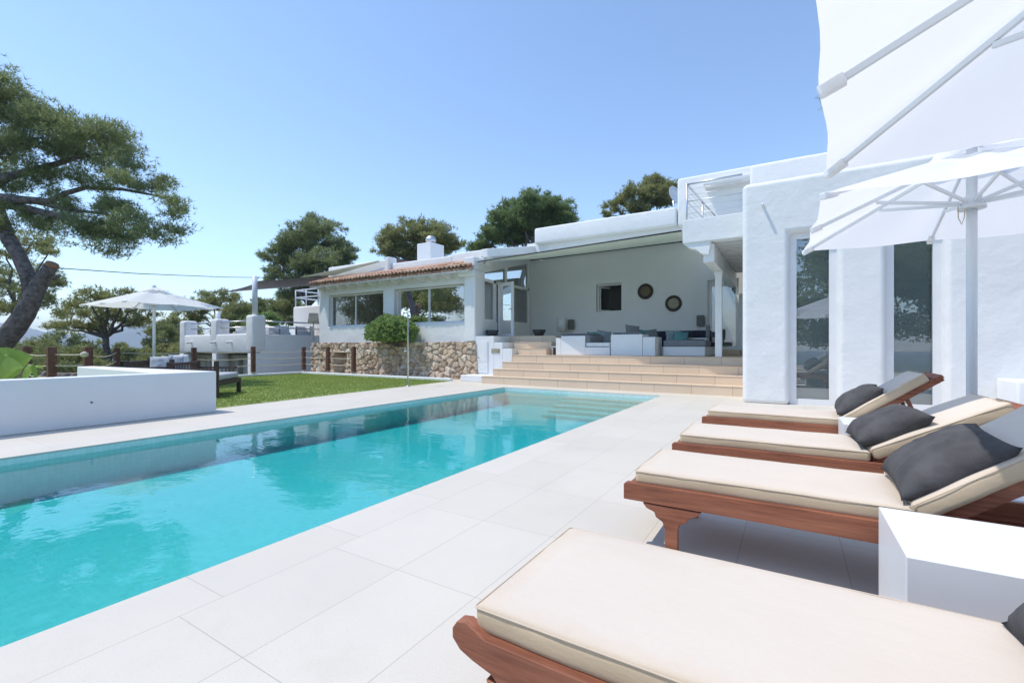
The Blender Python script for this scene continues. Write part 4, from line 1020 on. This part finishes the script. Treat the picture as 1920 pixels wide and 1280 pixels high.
# ------------------------------------------------------------------ vegetation
def tufts(P, O, k, Ln, Wd, rng, tint, spread=.8, quad=False):
    N = len(P); p = np.repeat(P, k, 0); o = np.repeat(O, k, 0)
    d = o * .6 + rng.normal(0, spread, (N * k, 3)); d[:, 2] += .15; d /= np.linalg.norm(d, axis=1)[:, None] + 1e-9
    s = np.cross(d, rng.normal(0, 1, (N * k, 3))); s /= np.linalg.norm(s, axis=1)[:, None] + 1e-9
    ln = (Ln * rng.uniform(.6, 1.25, N * k))[:, None]; wd = (Wd * rng.uniform(.7, 1.3, N * k))[:, None]
    tt = np.clip(np.repeat(tint, k) + rng.normal(0, .12, N * k), 0, 1)
    if quad:
        V = np.stack([p, p + d * ln * .5 + s * wd, p + d * ln, p + d * ln * .5 - s * wd], 1).reshape(-1, 3); F = np.arange(4 * N * k).reshape(-1, 4); return V, F, np.repeat(tt, 4)
    V = np.stack([p - s * wd, p + s * wd, p + d * ln], 1).reshape(-1, 3); F = np.arange(3 * N * k).reshape(-1, 3); return V, F, np.repeat(tt, 3)
def crown_points(blobs, dens, rng, csize=.30, shell=.55, flat=.75):
    """clumps near the surface of each blob; returns points, outward dirs, tint"""
    P, O, T = [], [], []
    for (c, r) in blobs:
        nc = max(6, int(dens * r * r)); 
        d = rng.normal(0, 1, (nc, 3)); d /= np.linalg.norm(d, axis=1)[:, None]
        low = d[:, 2] < -.35; d[low, 2] *= .35
        rad = r * (shell + (1 - shell) * rng.uniform(0, 1, nc) ** .5) * (1 + .20 * rng.normal(0, 1, nc))
        cc = np.array(c) + d * rad[:, None] * np.array([1, 1, flat])
        m = 26; cs = csize * r ** .5
        pts = np.repeat(cc, m, 0) + rng.normal(0, 1, (nc * m, 3)) * cs * np.array([.62, .62, .42])
        P.append(pts); o = np.repeat(d, m, 0) * .5; o[:, 2] += .5; O.append(o)
        T.append(np.repeat(np.clip(.45 + .25 * rng.normal(0, 1, nc), 0, 1), m))
    return np.concatenate(P), np.concatenate(O), np.concatenate(T)
def limb(b, p0, p1, r0, r1, rng, n=6, wig=.08, drop=0):
    p0, p1 = Vector(p0), Vector(p1); Ln = (p1 - p0).length; pts = []
    for k in range(n + 1):
        f = k / n; p = p0.lerp(p1, f)
        if 0 < k < n: p += Vector(rng.normal(0, wig * Ln / n * 2, 3))
        p.z -= drop * 4 * f * (1 - f); pts.append(p)
    b.tube(pts, [r0 + (r1 - r0) * (k / n) ** .8 for k in range(n + 1)], 8)
    return pts
def tree(name, px_blobs, D, trunk_px, mat, label, cat='tree', group='pine trees beyond the garden', dens=16, k=5, Ln=.28, Wd=.022, tr=.16, ground_z=None, seed=1, depth_j=.5, csize=.30, flat=.75, quad=False, spread=.8, limbs=True, base_px=None):
    rng = np.random.default_rng(seed); blobs = []
    for bx, by, br in px_blobs:
        r = br * D / 853 * (1.12 if D > 35 else 1.0); blobs.append((at(bx, by, D + rng.normal(0, depth_j) * r), r))
    gx = at(trunk_px[0], trunk_px[1], D); gz = ground_z if ground_z is not None else min(-1.9, gx.z)
    root = thing(name, (gx.x, gx.y, gz), label, cat, group)
    P, O, T = crown_points(blobs, dens, rng, csize, flat=flat)
    V, F, t_ = tufts(P, O, k + 3, Ln * .72, Wd * .68, rng, T, spread, quad)
    npmesh('crown', V, F, M[mat], root, t_)
    b = MB(); mean = sum((c for c, r in blobs), Vector()) / len(blobs)
    fork = Vector((gx.x, gx.y, gz)).lerp(mean, .55); fork.z = min(c.z for c, r in blobs) - .1 * abs(mean.z - gz) if limbs else mean.z
    fork.z = max(fork.z, gz + .35 * (mean.z - gz))
    limb(b, (gx.x, gx.y, gz), fork, tr, tr * .7, rng, 6, .05)
    if limbs:
        for c, r in blobs: limb(b, fork, c, tr * .5, tr * .12, rng, 6, .09, -.1 * r)
    b.build('trunk', M['bark'], root, True)
    return root

# the big leaning pine at the left
def big_pine():
    rng = np.random.default_rng(5); D = 14.0
    root = thing('pine_tree', at(-60, 720, D), 'large leaning pine with thick forked trunk and a sawn-off stump at the far left', 'tree', 'pine trees beyond the garden')
    b = MB()
    tr = [(-120, 790, .36, 14.4), (-60, 715, .33, 14.3), (-8, 655, .30, 14.1), (26, 618, .275, 14), (46, 590, .255, 14), (60, 560, .24, 14), (74, 532, .21, 14), (86, 514, .18, 14), (97, 498, .158, 13.95)]
    pts = [at(x, y, d) for x, y, r, d in tr]; b.tube(pts, [r for _, _, r, _ in tr], 16)
    lb = [(60, 556, .19, 14), (54, 520, .20, 14.05), (36, 480, .185, 14.1), (12, 440, .19, 14.2), (-2, 400, .18, 14.3), (-14, 370, .17, 14.3)]
    b.tube([at(x, y, d) for x, y, r, d in lb], [r for _, _, r, _ in lb], 12)
    F0 = at(-14, 370, 14.3)
    for ch in ([(-14, 372, .19), (40, 375, .13), (95, 378, .10), (125, 362, .08), (160, 352, .07), (230, 355, .05), (320, 372, .02)],
               [(-14, 345, .16), (20, 330, .12), (70, 318, .10), (115, 305, .08), (160, 290, .05), (215, 290, .02)],
               [(-10, 380, .14), (45, 390, .12), (90, 400, .09), (150, 415, .06), (230, 430, .02)],
               [(-20, 340, .16), (-10, 290, .12), (30, 240, .08), (60, 215, .03)], [(-20, 340, .15), (-50, 280, .1), (-40, 200, .05)],
               [(60, 378, .06), (120, 392, .05), (190, 400, .04), (260, 415, .02)]):
        b.tube([at(x, y, 14.2 + rng.normal(0, .12)) for x, y, r in ch], [r for _, _, r in ch], 8)
    b.tube([at(100, 522, 13.9), at(113, 517, 13.8)], [.06, .04], 8)
    tk = b.build('trunk', M['bark'], root, True)
    a, c = at(97, 498, 13.95), at(99, 494, 13.94); b = MB(); b.tube([a, c], [.160, .156], 16); b.build('sawn_end', M['cut_wood'], tk)
    bl = [(-30, 180, 62), (5, 165, 34), (25, 215, 40), (-10, 250, 55), (60, 222, 42), (100, 215, 30), (110, 245, 42), (155, 255, 42), (195, 250, 30), (215, 280, 40), (240, 305, 30), (190, 315, 34), (140, 295, 36), (235, 335, 22), (85, 265, 34), (40, 265, 26),
          (290, 350, 20), (312, 350, 20), (325, 375, 18), (330, 405, 22), (325, 430, 20), (300, 445, 26), (260, 425, 34), (225, 445, 34), (200, 470, 24), (190, 425, 34), (150, 430, 32), (120, 410, 30), (90, 425, 26), (60, 415, 22), (110, 370, 20), (70, 345, 24), (20, 350, 26), (240, 385, 20), (-20, 420, 30), (-20, 320, 40), (200, 385, 18), (30, 395, 22), (150, 335, 26), (100, 335, 24), (60, 318, 24), (185, 350, 20), (262, 352, 16), (130, 385, 20), (215, 400, 24), (10, 290, 26)]
    blobs = []
    for x, y, r in bl: rr = r * D / 853; blobs.append((at(x, y, D + rng.normal(0, .55)), rr))
    P, O, T = crown_points(blobs, 56, rng, .33, .40, .8)
    V, F, t_ = tufts(P, O, 6, .165, .0095, rng, T, .8)
    npmesh('crown', V, F, M['pine'], root, t_)
big_pine()
tree('pine_tree', [(10, 470, 40), (60, 455, 36), (95, 470, 20), (20, 530, 45), (70, 520, 36), (100, 530, 18), (50, 570, 40), (85, 565, 24), (-20, 570, 50)], 25, (15, 690), 'pine_olive', 'yellowish pine crown showing behind the big leaning trunk', dens=14, k=4, Ln=.30, Wd=.024, tr=.22, seed=21)
tree('pine_tree', [(170, 567, 30), (205, 556, 28), (235, 560, 26), (258, 575, 24), (145, 585, 28), (120, 605, 24), (200, 590, 34), (240, 600, 30), (270, 597, 20), (165, 608, 22), (200, 618, 20), (105, 612, 16)], 30, (205, 690), 'pine_olive', 'flat-topped pine with bare forked trunks behind the distant parasol', dens=14, k=4, Ln=.34, Wd=.028, tr=.26, seed=22)
tree('pine_tree', [(400, 570, 26), (420, 560, 20), (385, 580, 20), (440, 580, 18), (372, 592, 18), (430, 600, 22), (350, 600, 20)], 40, (415, 680), 'pine_olive', 'small round pine between the distant parasol and the sail post', dens=14, k=4, Ln=.4, Wd=.035, tr=.2, seed=23)
tree('pine_tree', [(590, 422, 22), (612, 432, 24), (570, 440, 30), (545, 460, 26), (605, 455, 34), (520, 482, 24), (560, 485, 36), (600, 490, 36), (640, 468, 22), (650, 480, 16), (628, 495, 24), (510, 505, 16), (545, 520, 34), (590, 525, 36), (560, 550, 30), (600, 550, 24)], 38, (575, 640), 'pine', 'tall pine rising behind the left end of the house roof', dens=16, k=4, Ln=.40, Wd=.035, tr=.32, seed=24)
tree('pine_tree', [(725, 450, 20), (755, 442, 26), (790, 436, 28), (825, 444, 26), (848, 460, 18), (770, 462, 30), (810, 464, 30), (735, 470, 24), (715, 470, 14), (780, 485, 26)], 45, (785, 580), 'pine_olive', 'dome-shaped olive pine behind the chimney', dens=16, k=4, Ln=.46, Wd=.04, tr=.3, seed=25)
tree('pine_tree', [(1015, 380, 24), (990, 388, 24), (1045, 392, 26), (965, 400, 26), (1020, 410, 34), (985, 420, 36), (945, 420, 28), (925, 440, 26), (960, 445, 30), (905, 458, 18), (1060, 415, 20), (1072, 408, 9), (1030, 440, 30), (900, 465, 14)], 40, (985, 560), 'pine_dark', 'dense dark green tree behind the middle of the roof parapet', dens=18, k=4, Ln=.42, Wd=.04, tr=.3, seed=26)
tree('pine_tree', [(1205, 352, 18), (1225, 345, 16), (1245, 355, 20), (1185, 365, 20), (1165, 378, 14), (1150, 390, 14), (1215, 375, 24), (1245, 380, 18), (1190, 390, 22), (1262, 372, 12), (1228, 362, 20), (1135, 402, 8)], 45, (1215, 520), 'pine_olive', 'open-crowned pine behind the satellite dish', dens=15, k=4, Ln=.46, Wd=.04, tr=.26, seed=27)
tree('pine_tree', [(1551, 182, 7), (1565, 192, 16), (1590, 205, 26), (1620, 230, 34)], 30, (1600, 330), 'pine_olive', 'pine sprig peeping out beside the edge of the overhead parasol', dens=30, k=4, Ln=.26, Wd=.022, tr=.2, seed=28, depth_j=.2)
# scrub and bushes below the garden
bl = [(30, 672, 30, 20), (75, 662, 28, 22), (110, 655, 34, 24), (145, 662, 30, 26), (90, 680, 40, 19), (140, 685, 40, 20), (170, 668, 24, 34), (238, 684, 22, 30), (285, 688, 20, 26), (180, 698, 26, 24), (20, 690, 40, 17),
      (315, 640, 34, 30), (330, 620, 30, 34), (305, 670, 30, 28), (340, 665, 34, 32), (228, 662, 16, 38), (262, 668, 14, 40), (455, 600, 26, 42), (480, 585, 24, 46), (520, 590, 26, 40), (540, 575, 24, 44), (495, 605, 24, 36), (430, 615, 20, 38)]
names = ['left of the first fence post', 'beside the leaning pine trunk', 'behind the second fence post', 'behind the third fence post', 'low behind the fence ropes', 'low behind the near ropes', 'under the flat-topped pine', 'right of the flat-topped pine trunk', 'behind the parasol pole', 'before the flat-topped pine', 'beside the broad-leaved plant',
         'left of the terrace block', 'at the terrace block corner, tallest there', 'low before the terrace block', 'against the terrace block wall', 'far behind the pine trunk', 'far behind the parasol', 'left of the sail post', 'behind the sail post', 'right of the sail post', 'next to the white roof balcony', 'bright green behind the terrace chairs', 'behind the first terrace pillars']
for k, ((x, y, r, d), nm) in enumerate(zip(bl, names)):
    mt = ['scrub', 'pine_olive', 'pine', 'scrub'][k % 4] if k != 21 else 'shrub'
    tree('bush', [(x, y, r), (x + r * .7, y + r * .4, r * .7), (x - r * .7, y + r * .35, r * .75), (x + r * .2, y - r * .5, r * .6)], d, (x, 700), mt, 'wild green bush ' + nm, 'bush', 'wild bushes below the garden', dens=13, k=4, Ln=.011 * d, Wd=.0011 * d, tr=.06, seed=60 + k, ground_z=-2.6)
# trees on the camera side of the pool, mirrored in the tall windows
for k, (x, y, h) in enumerate(((2.5, -11, 7.5), (7.5, -13, 8.5), (12.5, -11, 7), (17, -8, 7.5), (-26, -4, 8.5), (-33, -5, 7))):
    rng = np.random.default_rng(90 + k)
    root = thing('broadleaf_tree', (x, y, -1.9), ['round green tree mirrored in the left tall window', 'tallest green tree mirrored between the tall windows', 'green tree mirrored in the right tall window', 'green tree mirrored at the far right pane edge', 'green tree mirrored in the pane with the wreath', 'green tree mirrored in the left house window'][k], 'tree', 'trees behind the camera')
    blobs = [(Vector((x + rng.normal(0, 1.5), y + rng.normal(0, 1), h * .62 + rng.normal(0, 1.2))), 1.9) for _ in range(7)] + [(Vector((x + rng.normal(0, 1.8), y, h * .25)), 1.9) for _ in range(4)]
    P, O, T = crown_points(blobs, 9, rng, .34); V, F, t_ = tufts(P, O, 4, .22, .045, rng, T, .8, True); npmesh('crown', V, F, M['pine_olive'], root, t_)
    b = MB(); limb(b, (x, y, -1.9), (x, y, h * .6), .2, .1, rng); b.build('trunk', M['bark'], root, True)
# shrub growing over the stone wall
def shrub():
    rng = np.random.default_rng(77); c0 = Vector((-12.5, 11.95, 1.56)); root = thing('climbing_shrub', (-12.45, 12.2, 1.1), 'rounded glossy green shrub overhanging the rubble stone base', 'shrub')
    P, O, T = [], [], []
    n = 3800
    d = rng.normal(0, 1, (n, 3)); d /= np.linalg.norm(d, axis=1)[:, None]; d[:, 2] = np.where(d[:, 2] < -.25, d[:, 2] * .2 - .1, d[:, 2])
    r = rng.uniform(.45, 1, n) ** .45
    lump = np.array([1 + .16 * noise.noise((a[0] * 2.2, a[1] * 2.2, a[2] * 2.2)) for a in d])
    P = np.array(c0) + d * (r * lump)[:, None] * np.array([1.08, .60, .62])
    P[:, 1] = np.minimum(P[:, 1], 12.4)
    V, F, t_ = tufts(P, d * .8 + np.array([0, -.1, .35]), 3, .15, .048, rng, np.clip(.5 + .3 * rng.normal(0, 1, n), 0, 1), .65, True)
    npmesh('crown', V, F, M['shrub'], root, t_)
    b = MB()
    for k in range(7): limb(b, (-12.3 + rng.normal(0, .12), 12.15, 1.12), (-12.5 + rng.normal(0, .6), 11.95, 1.7 + rng.normal(0, .12)), .035, .012, rng, 5, .08)
    b.build('stems', M['bark'], root, True)
shrub()
# broad-leaved plant behind the low wall
def banana():
    root = thing('broad_leaf_plant', (-9.3, 1.9, 0), 'bright green plant with broad paddle leaves behind the low wall at the left edge', 'plant')
    rng = np.random.default_rng(4)
    for (x0, y0, x1, y1, wd, d) in ((15, 712, 62, 668, .12, 6.4), (-12, 712, 30, 656, .13, 6.6), (45, 715, 80, 692, .08, 6.5), (-25, 715, 12, 664, .13, 6.2), (0, 714, 46, 690, .10, 6.1), (70, 716, 52, 698, .06, 6.5), (-40, 690, 20, 690, .12, 6.3)):
        p0, p1 = at(x0, y0, d), at(x1, y1, d + rng.normal(0, .15)); n = 14; V = []; T = []; ax = (p1 - p0); sd = ax.cross(Vector((-.5, .85, .25))).normalized()
        for i in range(n + 1):
            f = i / n; c = p0.lerp(p1, f) + Vector((0, 0, .10 * math.sin(math.pi * f))); ww = wd * (math.sin(math.pi * min(1, f * .96 + .03) ** .8) ** .9)
            for q in (-1, -.5, 0, .5, 1): V.append(c + sd * ww * q + Vector((0, 0, .045 * abs(q) * ww / wd + .012 * noise.noise((f * 9, q * 3, x0))))); T.append(min(1, max(0, .5 + .3 * noise.noise((f * 20, q, 0)) - .2 * (q == 0))))
        F = np.array([(i * 5 + j, i * 5 + 5 + j, i * 5 + 6 + j, i * 5 + 1 + j) for i in range(n) for j in range(4)])
        npmesh('leaf', np.array([tuple(v) for v in V]), F, M['banana'], root, T, True)
    b = MB(); b.tube([(-9.3, 1.9, -.04), (-9.3, 1.9, .5)], [.07, .05], 8); b.build('stem', M['banana'], root, True)
banana()

# ------------------------------------------------------------------ air
b = MB(); b.box(-5200, 5200, -5200, 5200, -60, 160)
m, nt = newmat('pale_air'); v = nd(nt, 'ShaderNodeVolumePrincipled'); v.inputs['Color'].default_value = (.80, .89, 1, 1); v.inputs['Density'].default_value = .00035; v.inputs['Anisotropy'].default_value = .3
out = nd(nt, 'ShaderNodeOutputMaterial'); L(nt, v, 0, out, 'Volume')
tag(b.build('haze', m), 'thin pale summer haze over the distant hills', 'haze', kind='stuff')
